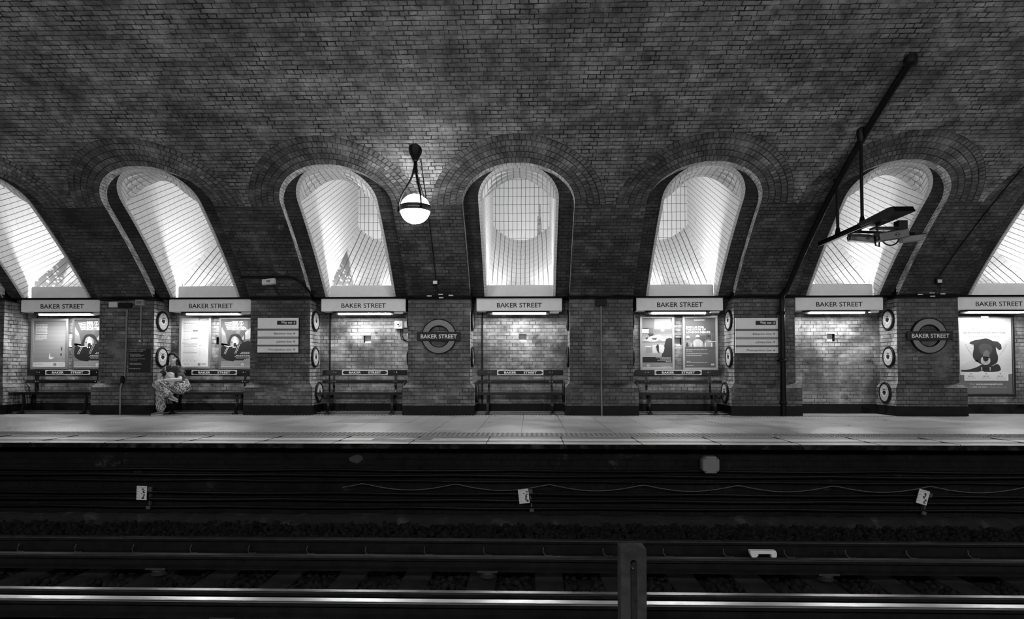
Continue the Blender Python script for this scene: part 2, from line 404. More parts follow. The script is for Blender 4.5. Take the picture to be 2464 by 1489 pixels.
# ------------------------------------------------------------------ light wells (glazed shafts behind the arches)
def light_well(i, c):
    mb = MB()      # 0 side, 1 trough, 2 back, 3 roof rings, 4 trim
    a = .65; RV = .2; YB = 2.3; ca, sa = math.cos(math.radians(27)), math.sin(math.radians(27))
    def suv(y, z): return (y * ca + z * sa, -y * sa + z * ca)
    YL = -1.48; zroof = lambda y: 4.2 + .32 * (y - YL)
    zt = lambda y, x: 2.12 + (y - .1) * (3.85 - 2.12) / (YB - .1) + .34 * (x / a) ** 2      # trough floor
    front = [(vy(z) + RV, z) for z in [2.3 + 1.5 * k / 8 for k in range(9)]]
    for sd in (-1, 1):
        x = c + sd * a
        # strips between the front outline and a line at Y -1.1 .. ; built as vertical strips so nothing is concave
        ys = sorted(set([f[0] for f in front] + [YL, -.34, .36, .362] + [.36 + (YB - .36) * k / 6 for k in range(1, 7)]))
        def zlo(y):
            if y > .361: return zt(y, a)
            for (ya, za), (yb, zb) in zip(front[:-1], front[1:]):
                if yb <= y <= ya: return za + (zb - za) * (y - ya) / (yb - ya) if ya != yb else za
            return 2.3 if y > front[0][0] else 3.8
        def zhi(y, right): return zroof(y) if (y > YL or (y == YL and right)) else 3.8
        for ya, yb in zip(ys[:-1], ys[1:]):
            q = [(ya, zlo(ya)), (yb, zlo(yb)), (yb, zhi(yb, False) if yb <= YL else zroof(yb)), (ya, zhi(ya, True))]
            if abs(q[0][1] - q[3][1]) < 1e-4: q = q[:3]
            mb.face([(x, y, z) for y, z in q], 0, [suv(y, z) for y, z in q])
        q = [(-.02, 2.05), (.1, 2.05), (.1, zt(.1, a)), (-.02, 2.35)]
        # glazed trim edge
        I = outline(c, .65, 3.8, .39, 8, 24)
    s = 0
    I = outline(c, .65, 3.8, .39, 8, 24)
    for p, q in zip(I[:-1], I[1:]):
        d = (Vector(vpt(*q)) - Vector(vpt(*p))).length
        mb.face([vpt(*p, RV - .035), vpt(*q, RV - .035), vpt(*q, RV), vpt(*p, RV)], 4, [(s, 0), (s + d, 0), (s + d, .1), (s, .1)], True)
        # small proud rim
        def outw(pt, e): 
            k = (e + .65) / .65; return (c + (pt[0] - c) * k, 3.8 + (pt[1] - 3.8) * (1 + e / .39) if pt[1] > 3.8 else pt[1])
        po, qo = outw(p, .045), outw(q, .045)
        mb.face([vpt(*po, RV - .035), vpt(*qo, RV - .035), vpt(*q, RV - .035), vpt(*p, RV - .035)], 4, [(s, 0), (s + d, 0), (s + d, .1), (s, .1)])
        mb.face([vpt(*po, RV), vpt(*qo, RV), vpt(*qo, RV - .035), vpt(*po, RV - .035)], 4)
        s += d
    # trough
    nx, ny = 12, 8
    for j in range(ny):
        for k in range(nx):
            q = []
            for jj, kk in ((j, k), (j, k + 1), (j + 1, k + 1), (j + 1, k)):
                x = -a + 2 * a * kk / nx; y = .36 + (YB - .36) * jj / ny; q.append((c + x, y, zt(y, x)))
            uv = [(p[0] - c, (p[1]) * 1.27) for p in q]
            mb.face(q, 1, uv, True)
    for k in range(nx):      # riser below the front edge of the trough
        xa, xb = -a + 2 * a * k / nx, -a + 2 * a * (k + 1) / nx
        mb.face([(c + xa, .36, 2.25), (c + xb, .36, 2.25), (c + xb, .36, zt(.36, xb)), (c + xa, .36, zt(.36, xa))], 1)
    mb.face([(c - a, YB, 3.7), (c + a, YB, 3.7), (c + a, YB, zroof(YB)), (c - a, YB, zroof(YB))], 2, [(-a, 3.7), (a, 3.7), (a, zroof(YB)), (-a, zroof(YB))])
    for ya, yb in ((YL, YB),):
        q = [(c - a, ya, zroof(ya)), (c + a, ya, zroof(ya)), (c + a, yb, zroof(yb)), (c - a, yb, zroof(yb))]
        mb.face(q, 5, [(p[0] - c, p[1]) for p in q])
    # stepped arch rings: each a little lower than the one before
    n = 48
    def A(k, t): return (c - a * math.cos(t), 3.8 + (.39 - .004 * k) * max(math.sin(t), 0) ** (1 + .6 * k))
    Ys = [-9, -1.88, -1.75, -1.61, YL]
    sy = lambda z: vy(z) + RV
    for j in range(n):      # soffit between the outline on the vault and the ring that starts there
        t0, t1 = math.pi * j / n, math.pi * (j + 1) / n; p, q = A(0, t0), A(0, t1); s_ = sy((p[1] + q[1]) / 2)
        k = next((kk for kk in range(4) if sy((A(kk, t0)[1] + A(kk, t1)[1]) / 2) < Ys[kk + 1]), 3)
        if k: p2, q2 = A(k, t0), A(k, t1); mb.face([(p[0], sy(p[1]) + .001, p[1]), (q[0], sy(q[1]) + .001, q[1]), (q2[0], sy(q2[1]) + .001, q2[1]), (p2[0], sy(p2[1]) + .001, p2[1])], 5, [(t0 * .62, .02), (t1 * .62, .02), (t1 * .62, .07), (t0 * .62, .07)])
    for k in range(4):
        for j in range(n):
            t0, t1 = math.pi * j / n, math.pi * (j + 1) / n
            p, q = A(k, t0), A(k, t1)
            yb = Ys[k + 1]; ya0, ya1 = max(Ys[k], sy(p[1])), max(Ys[k], sy(q[1]))
            L0, L1 = t0 * .62, t1 * .62
            if ya0 < yb or ya1 < yb:
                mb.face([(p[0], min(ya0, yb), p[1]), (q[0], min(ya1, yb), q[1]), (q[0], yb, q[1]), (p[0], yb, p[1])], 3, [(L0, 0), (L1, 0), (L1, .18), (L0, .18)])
            if k < 3:
                p2, q2 = A(k + 1, t0), A(k + 1, t1)
                if sy((p[1] + q[1]) / 2) >= yb: continue
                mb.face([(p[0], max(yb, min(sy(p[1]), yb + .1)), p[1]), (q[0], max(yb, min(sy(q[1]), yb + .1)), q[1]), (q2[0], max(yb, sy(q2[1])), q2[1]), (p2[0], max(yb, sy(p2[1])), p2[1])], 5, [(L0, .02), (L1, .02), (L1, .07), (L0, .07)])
            else:   # back of the last ring up to the sloping roof
                mb.face([(p[0], yb, p[1]), (q[0], yb, q[1]), (q[0], yb, 4.2), (p[0], yb, 4.2)], 5)
    o = mb.build('light_well', [M['tile_side'], M['tile_shadow_stain' if i in (0, 2) else 'tile_floor'], M['tile_back'], M['tile_roof_shaded'], M['trim_tile'], M['tile_step_lit']])
    return struct(o)
for i, c in enumerate(CX): light_well(i, c).name = 'window_%d' % (i + 1)

# ------------------------------------------------------------------ far wall: piers, alcoves, plinths
wb = MB()      # 0 pier face, 1 jamb, 2 alcove back, 3 soot
YR = .62
def pier(x0, x1):
    zp0, zp1, pj = .53, .63, .085
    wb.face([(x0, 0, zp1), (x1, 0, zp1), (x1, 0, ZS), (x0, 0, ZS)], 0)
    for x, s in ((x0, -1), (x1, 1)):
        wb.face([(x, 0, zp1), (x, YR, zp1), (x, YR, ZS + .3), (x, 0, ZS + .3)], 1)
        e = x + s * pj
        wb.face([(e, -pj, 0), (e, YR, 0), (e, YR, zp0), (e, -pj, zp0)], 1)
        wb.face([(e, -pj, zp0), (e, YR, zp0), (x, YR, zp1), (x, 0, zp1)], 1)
    a, b = x0 - pj, x1 + pj
    wb.face([(a, -pj, 0), (b, -pj, 0), (b, -pj, zp0), (a, -pj, zp0)], 0)
    wb.face([(a, -pj, zp0), (b, -pj, zp0), (x1, 0, zp1), (x0, 0, zp1)], 0)
P_ = [(CX[i] + HW, CX[i + 1] - HW) for i in range(6)]
P_ = [(-EXT, CX[0] - HW)] + P_ + [(CX[6] + HW, EXT)]
for p in P_: pier(*p)
NICHE = {0: (-.0, 1.40), 1: (.06, 1.47), 2: (.01, 1.50), 3: (.05, 1.52), 4: (.03, 1.45), 5: (.0, 1.52)}
nh = .075
for i, c in enumerate(CX):
    x0, x1 = c - HW, c + HW
    if i in NICHE:
        nx_, nz_ = c + NICHE[i][0], NICHE[i][1]
        X = [x0, nx_ - nh, nx_ + nh, x1]; Z = [0, nz_ - nh, nz_ + nh, ZS + .3]
        for a in range(3):
            for b in range(3):
                if a == 1 and b == 1: continue
                wb.face([(X[a], YR, Z[b]), (X[a + 1], YR, Z[b]), (X[a + 1], YR, Z[b + 1]), (X[a], YR, Z[b + 1])], 2)
        q = [(X[1], Z[1]), (X[2], Z[1]), (X[2], Z[2]), (X[1], Z[2])]
        for a in range(4):
            (ax, az), (bx, bz) = q[a], q[(a + 1) % 4]
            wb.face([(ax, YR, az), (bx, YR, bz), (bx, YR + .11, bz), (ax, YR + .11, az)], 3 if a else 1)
        wb.face([(q[k][0], YR + .11, q[k][1]) for k in range(4)], 4)
    else: wb.face([(x0, YR, 0), (x1, YR, 0), (x1, YR, ZS + .3), (x0, YR, ZS + .3)], 2)
    wb.face([(x0, 0.02, ZS), (x1, .02, ZS), (x1, YR, ZS), (x0, YR, ZS)], 3)
far_wall = struct(wb.build('wall_far', [M['pier'], M['pier_side'], M['alcove'], M['soot'], M['offwhite']]))
# black painted foot of the wall
sk = MB()
for x0, x1 in P_:
    e = .09
    sk.box(x0 - e, x1 + e, -e - .004, .3, 0, .185)
for i, c in enumerate(CX): sk.box(c - HW + .09, c + HW - .09, YR - .012, YR + .01, 0, .19)
for i, c in enumerate(CX):
    if i < 6: sk.box(c - HW + .08, c - HW + .098, .3, YR, 0, .185); sk.box(c + HW - .098, c + HW - .08, .3, YR, 0, .185)
struct(sk.build('baseboard_far', M['skirt']))

# ------------------------------------------------------------------ platform
def paving_mat():
    m, t, b = nt('platform_paving')
    tc = N(t, 'ShaderNodeTexCoord'); v = tc.outputs['Object']
    br = N(t, 'ShaderNodeTexBrick'); br.offset = 0.0
    mp = N(t, 'ShaderNodeMapping'); L(t, v, mp.inputs[0]); mp.inputs['Location'].default_value = (-.06, .0, 0); L(t, mp.outputs[0], br.inputs['Vector'])
    setin(br, Scale=1.0, Mortar_Size=.006, Mortar_Smooth=.2, Brick_Width=.635, Row_Height=.9, Color1=(.46, .46, .46, 1), Color2=(.39, .39, .39, 1), Mortar=(.05, .05, .05, 1))
    n1 = noise(t, v, 1.2, 7, .6); n2 = noise(t, v, 40, 5, .7)
    k = mth(t, 'MULTIPLY', ramp(t, n1.outputs[0], .3, .7, .75, 1.15), ramp(t, n2.outputs[0], .3, .7, .85, 1.12))
    s = N(t, 'ShaderNodeVectorMath', operation='SCALE'); L(t, br.outputs['Color'], s.inputs[0]); L(t, k, s.inputs['Scale'])
    L(t, s.outputs[0], b.inputs['Base Color']); L(t, ramp(t, n1.outputs[0], .3, .7, .26, .45), b.inputs['Roughness']); b.inputs['Specular IOR Level'].default_value = .6
    bp = N(t, 'ShaderNodeBump'); bp.inputs['Strength'].default_value = .25; bp.inputs['Distance'].default_value = .004
    L(t, mth(t, 'SUBTRACT', n2.outputs[0], mth(t, 'MULTIPLY', br.outputs['Fac'], 2.0)), bp.inputs['Height']); L(t, bp.outputs[0], b.inputs['Normal'])
    return m
YE = -4.86
M['paving'] = paving_mat()
M['concrete'] = noisy('edge_concrete', .10, .17, 3, .55, bump=.4)
M['line'] = noisy('painted_line', .5, .66, 9, .5, bump=.2)
M['dark_concrete'] = noisy('dark_concrete', .002, .05, 6, .8, bump=.6, p=(.5, .8), spec=.1)
fl = MB(); fl.box(-EXT, EXT, -3.52, YR + .12, -.05, 0, 0); fl.box(-EXT, EXT, YE + .012, -3.52, -.05, -.004, 1)
struct(fl.build('floor', [M['paving'], M['concrete']]))
# coping: two painted lines, joints, worn lip
cp = MB()
cp.box(-EXT, EXT, YE, YE + .17, -.06, .002, 1, bev=0)
cp.box(-EXT, EXT, -4.5, -4.28, -.02, .001, 1)
cp.face([(-EXT, YE - .002, -.06), (EXT, YE - .002, -.06), (EXT, YE - .002, -.004), (-EXT, YE - .002, -.004)], 0)
struct(cp.build('trim_1', [M['dark_concrete'], M['line']]))
cj = MB(); x = -12.3
while x < 12.5:
    cj.box(x - .004, x + .004, YE - .004, -4.02, -.06, .0035); x += .92
struct(cj.build('trim_2', M['soot']))
# blister strip: rows of raised studs
bl = MB(); bl.box(-EXT, EXT, -3.98, -3.56, -.01, .0015, 0)
for r in range(6):
    y = -3.93 + r * .066; x = -10.5
    while x < 10.6:
        bl.box(x - .016, x + .016, y - .016, y + .016, .0015, .008, 1); x += .0665
M['stud'] = noisy('stud_concrete', .10, .16, 6, .5, bump=.2); M['strip'] = noisy('strip_concrete', .2, .28, 5, .6, bump=.2)
struct(bl.build('trim_3', [M['strip'], M['stud']]))
# old grating in the paving in front of the bay left of the ring sign, and the narrow channel along the wall
gt = MB()
for k in range(34): gt.box(-3.08 + k * .045, -3.08 + k * .045 + .012, -1.95, -1.15, .0, .004)
struct(gt.build('trim_4', gray(.3, .6)))
dm = MB(); dm.box(-1.80, -1.05, -4.5, -4.27, 0, .003, 1); dm.face([(-1.66, -4.39, .0045), (-1.42, -4.5, .0045), (-1.16, -4.39, .0045), (-1.42, -4.28, .0045)], 0); struct(dm.build('trim_7', [M['line'], M['concrete']]))
st_ = MB(); st_.face([(.345, 2.296, 3.9), (.36, 2.296, 3.86), (.46, 2.296, 3.92), (.45, 2.296, 4.2), (.43, 2.296, 4.42), (.425, 2.296, 4.68), (.405, 2.296, 4.68), (.40, 2.296, 4.42), (.36, 2.296, 4.4), (.355, 2.296, 4.2)]); struct(st_.build('trim_8', noisy('damp_stain', .1, .45, 14, .6)))
ch = MB(); x = -8.3
while x < 8.3: ch.box(x, x + .03, -.27, -.23, 0, .005); x += .06
struct(ch.build('trim_5', M['stud']))

# platform face, pit, track bed
pf = MB()
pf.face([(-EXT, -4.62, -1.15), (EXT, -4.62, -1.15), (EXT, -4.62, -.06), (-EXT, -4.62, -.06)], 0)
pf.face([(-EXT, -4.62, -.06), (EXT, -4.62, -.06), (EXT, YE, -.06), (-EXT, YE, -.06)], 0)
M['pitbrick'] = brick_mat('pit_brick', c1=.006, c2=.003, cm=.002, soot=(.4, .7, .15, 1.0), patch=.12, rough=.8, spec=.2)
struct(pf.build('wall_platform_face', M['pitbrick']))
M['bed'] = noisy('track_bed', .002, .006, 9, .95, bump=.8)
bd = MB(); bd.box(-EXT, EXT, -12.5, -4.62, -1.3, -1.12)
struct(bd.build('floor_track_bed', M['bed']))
nr = MB(); nr.box(-EXT, EXT, -18.0, -12.5, -1.3, 0); struct(nr.build('floor_near', M['paving']))
# ------------------------------------------------------------------ lettering that fits a measured width
def fit_text(mb, body, cap, width, x, z, y, m=0, align='CENTER', bold=0.0, space=1.0, rot=None):
    size = cap / .727
    me = glyphs(body, size, align, bold, space)
    xs_ = [v.co.x for v in me.vertices]; w = max(xs_) - min(xs_)
    mb.text(body, size, x, z, y, m, align, bold, sx=(width / w if width else 1.0), space=space, rot=rot)

# ------------------------------------------------------------------ station name boxes with the strip light below
E_TUBE = emit('strip_light_glow', TUBE_L); E_UP = emit('uplight_glow', SHAFT_L)
where = ['over the swan poster and a half-hidden poster',
         'over the timetable poster and the seated person',
         'between left direction board and left ring sign',
         'at the centre, right of the left ring sign',
         'over the hard hat poster at right of centre',
         'over the bare lit wall right of the black pipe',
         'cut off by the right edge, over the dog poster']
SX = [-9.185, -6.17, -3.11, -.03, 3.10, 6.17, 9.205]
M['boxwhite'] = gray(.74, .4); M['panelwhite'] = gray(.74, .4)
def name_box():
    r = empty('station_name_box', (0, .15, 2.03))
    b = MB(); W = .84
    b.prism([(0, 0), (.02, .012), (.02, .225), (.03, .25), (.34, .25), (.34, .02), (.3, 0)], -W, W, 0, 'YZ')
    b.v = [(v[0], v[1], v[2]) for v in b.v]
    b.box(-W - .012, -W, -.004, .36, -.01, .262, 1); b.box(W, W + .012, -.004, .36, -.01, .262, 1)
    b.box(-W - .012, W + .012, -.006, .36, .25, .262, 1)
    b.build('housing', [M['boxwhite'], M['black']], r)
    b = MB(); b.face([(-W + .002, -.004, .004), (W - .002, -.004, .004), (W - .002, -.004, .238), (-W + .002, -.004, .238)]); b.build('face_panel', M['boxwhite'], r)
    b = MB(); fit_text(b, 'BAKER STREET', .093, .885, 0, .068, -.007, 0, bold=.012); b.build('lettering', ink(.01, .5), r)['label'] = 'black lettering BAKER STREET'
    b = MB(); b.box(-.6, .6, .03, .11, -.03, 0, 0); b.box(-.66, .66, .118, .126, -.066, 0, 0); b.box(.6, .78, .035, .08, -.045, -.01, 1)
    b.box(.62, .76, .03, .09, -.05, -.035, 1); b.build('light_carrier', [M['iron'], M['offwhite']], r)
    b = MB(); 
    pts = [(-.52 + 1.04 * k / 52, .07, -.043) for k in range(53)]
    b.tube(pts, [.021 if k % 2 else .017 for k in range(53)], 10); b.build('light_tube', E_TUBE, r)['label'] = 'glowing ribbed strip light'
    return r
nb0 = name_box()
for i in range(7):
    r = nb0 if i == 0 else copy_tree(nb0)
    r.location = (SX[i], .15, 2.03)
    tag(r, 'white BAKER STREET name box ' + where[i], 'sign', 'station name boxes above the alcoves')

def sill_panel():
    r = empty('sill_panel', (0, .22, 2.3))
    b = MB(); W = .68; c = .03
    b.prism([(-W, -.01), (W, -.01), (W, .25 - c), (W - c * .3, .25 - c * .3), (W - c, .25), (-W + c, .25), (-W + c * .3, .25 - c * .3), (-W, .25 - c)], 0, .015)
    b.build('board', M['panelwhite'], r)
    b = MB(); b.tube([(-.56, .1, .1), (.56, .1, .1)], .02, 10); b.build('light_tube', E_UP, r)
    b = MB(); b.box(-.6, .6, .06, .14, .03, .075); b.build('light_carrier', M['iron'], r)
    return r
PX = [-9.2, -6.19, -3.12, -.015, 3.10, 6.18, 9.22]
sp0 = sill_panel()
for i in range(7):
    r = sp0 if i == 0 else copy_tree(sp0)
    r.location = (PX[i], .22, 2.3)
    tag(r, 'plain pale board ' + ['above the name box farthest left', 'above the name box over the seated person', 'above the name box left of the left ring sign',
        'above the name box in the middle of the wall', 'above the name box over the hard hat poster', 'above the name box over the bare lit wall', 'above the cut-off name box at the right edge'][i], 'panel', 'boards below the light shafts')

# ------------------------------------------------------------------ benches
M['benchwood'] = noisy('bench_wood', .007, .012, 7, .2, bump=.05, spec=.45); M['benchiron'] = noisy('bench_iron', .004, .008, 14, .25, spec=.3)
M['bolt'] = gray(.6, .3, 1.0)
def bench():
    r = empty('platform_bench', (0, 0, 0))
    s = MB()
    for k in range(4): s.box(-.885, .885, -.03 + k * .105, .065 + k * .105, .40, .428, 0, .004)
    s.box(-.885, .885, -.034, -.028, .385, .43, 0)
    s.build('seat', M['benchwood'], r)
    for z0, z1, y in ((.765, .868, .405), (.598, .665, .375)):
        b = MB(); b.box(-.86, .86, y, y + .028, z0, z1, 0, .005); o = b.build('back_rail', M['benchwood'], r)
        for x in (-.645, -.595, .595, .645):
            q = MB(); q.lathe([(0, -.006), (.007, -.004), (.009, 0)], (x, y - .001, z0 + (z1 - z0) * .55), 8, 0, True, 'Y'); q.build('bolt', M['bolt'], o)
    for sx in (-1, 1):
        x = sx * .63; b = MB()
        # cast iron support: front leg sweeping in to the back foot, back stanchion rising to the rails
        def strap(pts, w=.022, t=.018):
            n = len(pts)
            for (y0, z0), (y1, z1) in zip(pts[:-1], pts[1:]):
                d = Vector((y1 - y0, z1 - z0)).normalized(); nn = Vector((-d.y, d.x)) * t
                b.prism([(y0 - nn.x, z0 - nn.y), (y1 - nn.x, z1 - nn.y), (y1 + nn.x, z1 + nn.y), (y0 + nn.x, z0 + nn.y)], x - w, x + w, 0, 'YZ')
        def curve(p0, p1, p2, n=8): return [((1 - t) ** 2 * p0[0] + 2 * t * (1 - t) * p1[0] + t * t * p2[0], (1 - t) ** 2 * p0[1] + 2 * t * (1 - t) * p1[1] + t * t * p2[1]) for t in [k / n for k in range(n + 1)]]
        strap([(0, .39), (.4, .39)])
        strap(curve((.03, .39), (.12, .2), (-.01, .03)))
        strap(curve((.33, .39), (.2, .2), (.37, .03)))
        b.box(x - .04, x + .04, -.07, .03, 0, .035); b.box(x - .04, x + .04, .32, .43, 0, .035)
        strap([(-.03, .03), (.36, .03)], .012, .012)
        b.build('leg', M['benchiron'], r)
        b = MB()
        strap(curve((.33, .40), (.45, .44), (.405, .56)) + [(.41, .66), (.435, .86)], .02, .012)
        b.build('back_support', M['benchiron'], r)
    b = MB(); b.box(-.88, .88, .07, .1, .02, .036, 0); b.box(-.88, .88, .3, .33, .03, .05, 0)
    b.build('foot_rail', gray(.25, .3, .6), r)
    p = MB(); y = .3995
    p.box(-.465, .465, y - .004, y + .004, .772, .866, 0)
    p.build('name_plate', ink(.62), r)['label'] = 'enamel plate reading BAKER STREET'
    plate = p
    po = [x for x in bpy.data.objects if x.parent == r and x.name.startswith('name_plate')][0]
    k = MB(); zc = .819; a, h = .452, .0355
    pts = [(-a, -h * .35), (-a + .012, -h * .45), (-a + .035, -h)]
    poly = [(-a, 0), (-a + .008, -h * .5), (-a + .022, -h * .62), (-a + .034, -h), (a - .034, -h), (a - .022, -h * .62), (a - .008, -h * .5), (a, 0), (a - .008, h * .5), (a - .022, h * .62), (a - .034, h), (-a + .034, h), (-a + .022, h * .62), (-a + .008, h * .5)]
    k.face([(px, y - .0055, zc + pz) for px, pz in poly])
    k.build('field', ink(.012, .25), po)
    for word, w, xw in (('BAKER', .245, -.205), ('STREET', .265, .2)):
        t = MB(); fit_text(t, word, .044, w, xw, zc - .022, y - .0075, 0, bold=.03); t.build('lettering', ink(.7), po)
    return r
bn0 = bench()
bl_ = ['under the swan poster, leftmost of the five', 'with the seated person at its left end', 'between the left direction board and ring sign',
       'in the middle alcove', 'under the hard hat poster']
for i in range(5):
    r = bn0 if i == 0 else copy_tree(bn0)
    r.location = (CX[i] + (.02 if i == 1 else -.0), .08, 0)
    tag(r, 'black slatted name-plate bench ' + bl_[i], 'bench', 'benches in the alcoves')

# ------------------------------------------------------------------ ring signs
def ring_sign():
    r = empty('ring_sign', (0, 0, 0)); G = gray(.15, .35, 0, .2)
    b = MB(); n = 64
    b.lathe([(.215, -.02), (.215, -.045), (.325, -.045), (.325, -.02)], (0, 0, 0), n, 0, False, 'Y')
    b.build('ring', G, r)
    b = MB(); b.lathe([(.200, 0), (.200, -.05), (.216, -.05), (.216, 0)], (0, 0, 0), n, 0, True, 'Y'); b.lathe([(.324, 0), (.324, -.05), (.342, -.05), (.342, 0), (.324, 0)], (0, 0, 0), n, 0, True, 'Y')
    b.build('rim', M['iron'], r)
    b = MB(); b.box(-.42, .42, -.075, -.01, -.085, .085, 0, .004); br_ = b.build('bar', ink(.012, .3), r)
    t = MB(); fit_text(t, 'BAKER STREET', .078, .70, 0, -.039, -.0765, 0, bold=.016); t.build('lettering', ink(.75), br_)
    return r
r0 = ring_sign(); r0.location = (-1.585, 0, 1.52)
tag(r0, 'ring and bar BAKER STREET sign on the pier below the glowing globe lamp', 'sign', 'ring signs on piers')
r1 = copy_tree(r0); r1.location = (7.765, 0, 1.52)
tag(r1, 'ring and bar BAKER STREET sign on the pier beside the dog poster', 'sign', 'ring signs on piers')

# ------------------------------------------------------------------ line direction boards
def direction_board():
    r = empty('direction_board', (0, 0, 0)); W, H = .81, .675
    b = MB(); b.box(-W / 2, W / 2, -.03, 0, -H / 2, H / 2, 0, .004); b.build('board', gray(.7, .4), r)
    Z = lambda f: H / 2 - f * H
    for f0, f1, g_ in ((.31, .37, .06), (.775, .825, .06), (.54, .605, .2)): b = MB(); b.box(-W / 2, W / 2, -.034, -.028, Z(f1), Z(f0), 0); b.build('line_stripe', gray(g_, .4), r)
    b = MB(); b.box(-.02, W / 2 - .045, -.034, -.028, Z(.2), Z(.08), 0); o = b.build('way_out_panel', ink(.01), r)
    def arrow(mb, x, z, s, m=0):
        y = -.0365; t = s * .09
        mb.face([(x - s * .5, y, z - t), (x + s * .42, y, z - t), (x + s * .42, y, z + t), (x - s * .5, y, z + t)], m)
        for sg in (1, -1):
            mb.face([(x + s * .5, y - .0004, z), (x + s * .5 - t * 1.5, y - .0004, z), (x + s * .1 - t * 1.5, y - .0004, z + sg * s * .4), (x + s * .1 + t, y - .0004, z + sg * s * .42)], m)
    t = MB(); fit_text(t, 'Way out', .047, .215, .275, Z(.162), -.036, 0, 'RIGHT', .02); t.build('lettering', ink(.75), o); t = MB(); arrow(t, .318, Z(.14), .05); t.build('arrow', ink(.75), o)
    for body, f, w in (('Bakerloo line', .475, .345), ('Jubilee line', .70 - .005 + .005 - .03, .30), ('Metropolitan line', .895, .465)):
        z = Z({'Bakerloo line': .47, 'Jubilee line': .635, 'Metropolitan line': .87}[body]); z = Z({'Bakerloo line': .475, 'Jubilee line': .71, 'Metropolitan line': .94}[body])
        t = MB(); fit_text(t, body, .041, w, .27, z - .002, -.036, 0, 'RIGHT', 0); t.build('lettering', ink(.015), r); t = MB(); arrow(t, .318, z + .018, .05); t.build('arrow', ink(.015), r)
    b = MB(); b.box(-W / 2 - .006, W / 2 + .006, -.022, -.006, -H / 2 - .012, -H / 2, 0); b.box(W / 2, W / 2 + .01, -.03, -.004, -H / 2 - .012, H / 2, 0); b.build('backing_rail', M['iron'], r)
    return r
d0 = direction_board(); d0.location = (-4.735, -.012, 1.548); tag(d0, 'white Way out and line direction board below the arched black conduit', 'sign', 'line direction boards')
d1 = copy_tree(d0); d1.location = (4.52, -.012, 1.527); tag(d1, 'white Way out and line direction board against the tall black drainpipe', 'sign', 'line direction boards')

# ------------------------------------------------------------------ round medallions on the jambs
M['frame_dark'] = noisy('medallion_frame', .008, .016, 20, .3, bump=.15)
def medallion():
    """disc facing -Y at the origin, turned onto the jambs afterwards"""
    r = empty('round_medallion', (0, 0, 0))
    b = MB(); b.lathe([(.0, 0), (.2, 0), (.208, -.012), (.205, -.032), (.185, -.045), (.165, -.038), (.162, -.028)], (0, 0, 0), 40, 0, True, 'Y'); b.build('frame', M['frame_dark'], r)
    b = MB(); y = -.031
    def disc(rad, yy, m, cx=0, cz=0, sx=1, sz=1, n=32): b.face([(cx + rad * sx * math.cos(2 * math.pi * k / n), yy, cz + rad * sz * math.sin(2 * math.pi * k / n)) for k in range(n)], m)
    disc(.163, y, 0); disc(.153, y - .0006, 1); disc(.147, y - .0012, 0)
    for k in range(24):      # ring of dark marks
        a = 2 * math.pi * k / 24; w = .011 if k % 3 else .017
        disc(.0085, y - .0018, 1, .131 * math.cos(a), .131 * math.sin(a), 1, 1.0 if k % 3 else 1.7, 8)
    disc(.116, y - .0018, 1); disc(.110, y - .0024, 0)
    random.seed(3)
    for k in range(8):        # scrolled ornament above and below the centre figure
        a = math.pi * (k + .5) / 8
        for sg in (1, -1):
            disc(.012, y - .003, 1, .082 * math.cos(a), sg * (.03 + .058 * math.sin(a)), 1.15, .75, 10); disc(.006, y - .0034, 0, .082 * math.cos(a), sg * (.03 + .058 * math.sin(a)), 1, 1, 8)
    for pts in ([(-.062, .035), (-.05, .015), (-.066, -.012), (-.04, -.018), (-.028, -.045), (-.005, -.03), (.0, -.06), (.02, -.035), (.035, -.05), (.045, -.015), (.066, -.005), (.055, .03), (.03, .037), (-.03, .037)],
                [(-.05, .055), (-.03, .078), (-.015, .06), (0, .09), (.015, .06), (.03, .078), (.05, .055), (.03, .048), (-.03, .048)]):
        b.face([(px, y - .0042, pz) for px, pz in pts], 1)
    b.box(-.07, .07, y - .006, y - .0045, .039, .046, 0)
    b.build('disc', [ink(.68), ink(.012)], r)['label'] = 'white disc with a dark crest-like pattern'
    return r
md0 = medallion(); first = True
zz = [1.845, 1.125, .43]; hn = ['top', 'middle', 'lowest']
for i, side, rows, place in ((1, -1, (0, 1), 'beside the seated person'), (2, -1, (0, 1, 2), 'on the jamb right of the left direction board'), (2, 1, (0, 1, 2), 'seen edge-on left of the left ring sign'),
                             (3, -1, (0, 1, 2), 'on the left jamb of the middle alcove'), (3, 1, (0, 1, 2), 'on the right jamb of the middle alcove'), (4, -1, (0, 1, 2), 'seen edge-on beside the crouching-figure poster'), (4, 1, (0, 1, 2), 'on the jamb left of the right direction board'),
                             (5, 1, (0, 1, 2), 'on the jamb left of the right ring sign')):
    for k in rows:
        o = md0 if first else copy_tree(md0); first = False
        e = .085 if k == 2 else 0
        o.location = (CX[i] + side * (HW - e) , .27, zz[k]); o.rotation_euler = (0, 0, math.pi / 2 if side < 0 else -math.pi / 2)
        tag(o, 'round black-framed medallion %s, %s' % (place, ('%s of three' % hn[k]) if len(rows) == 3 else ('upper' if k == 0 else 'lower')), 'medallion', 'round medallions on the jambs')

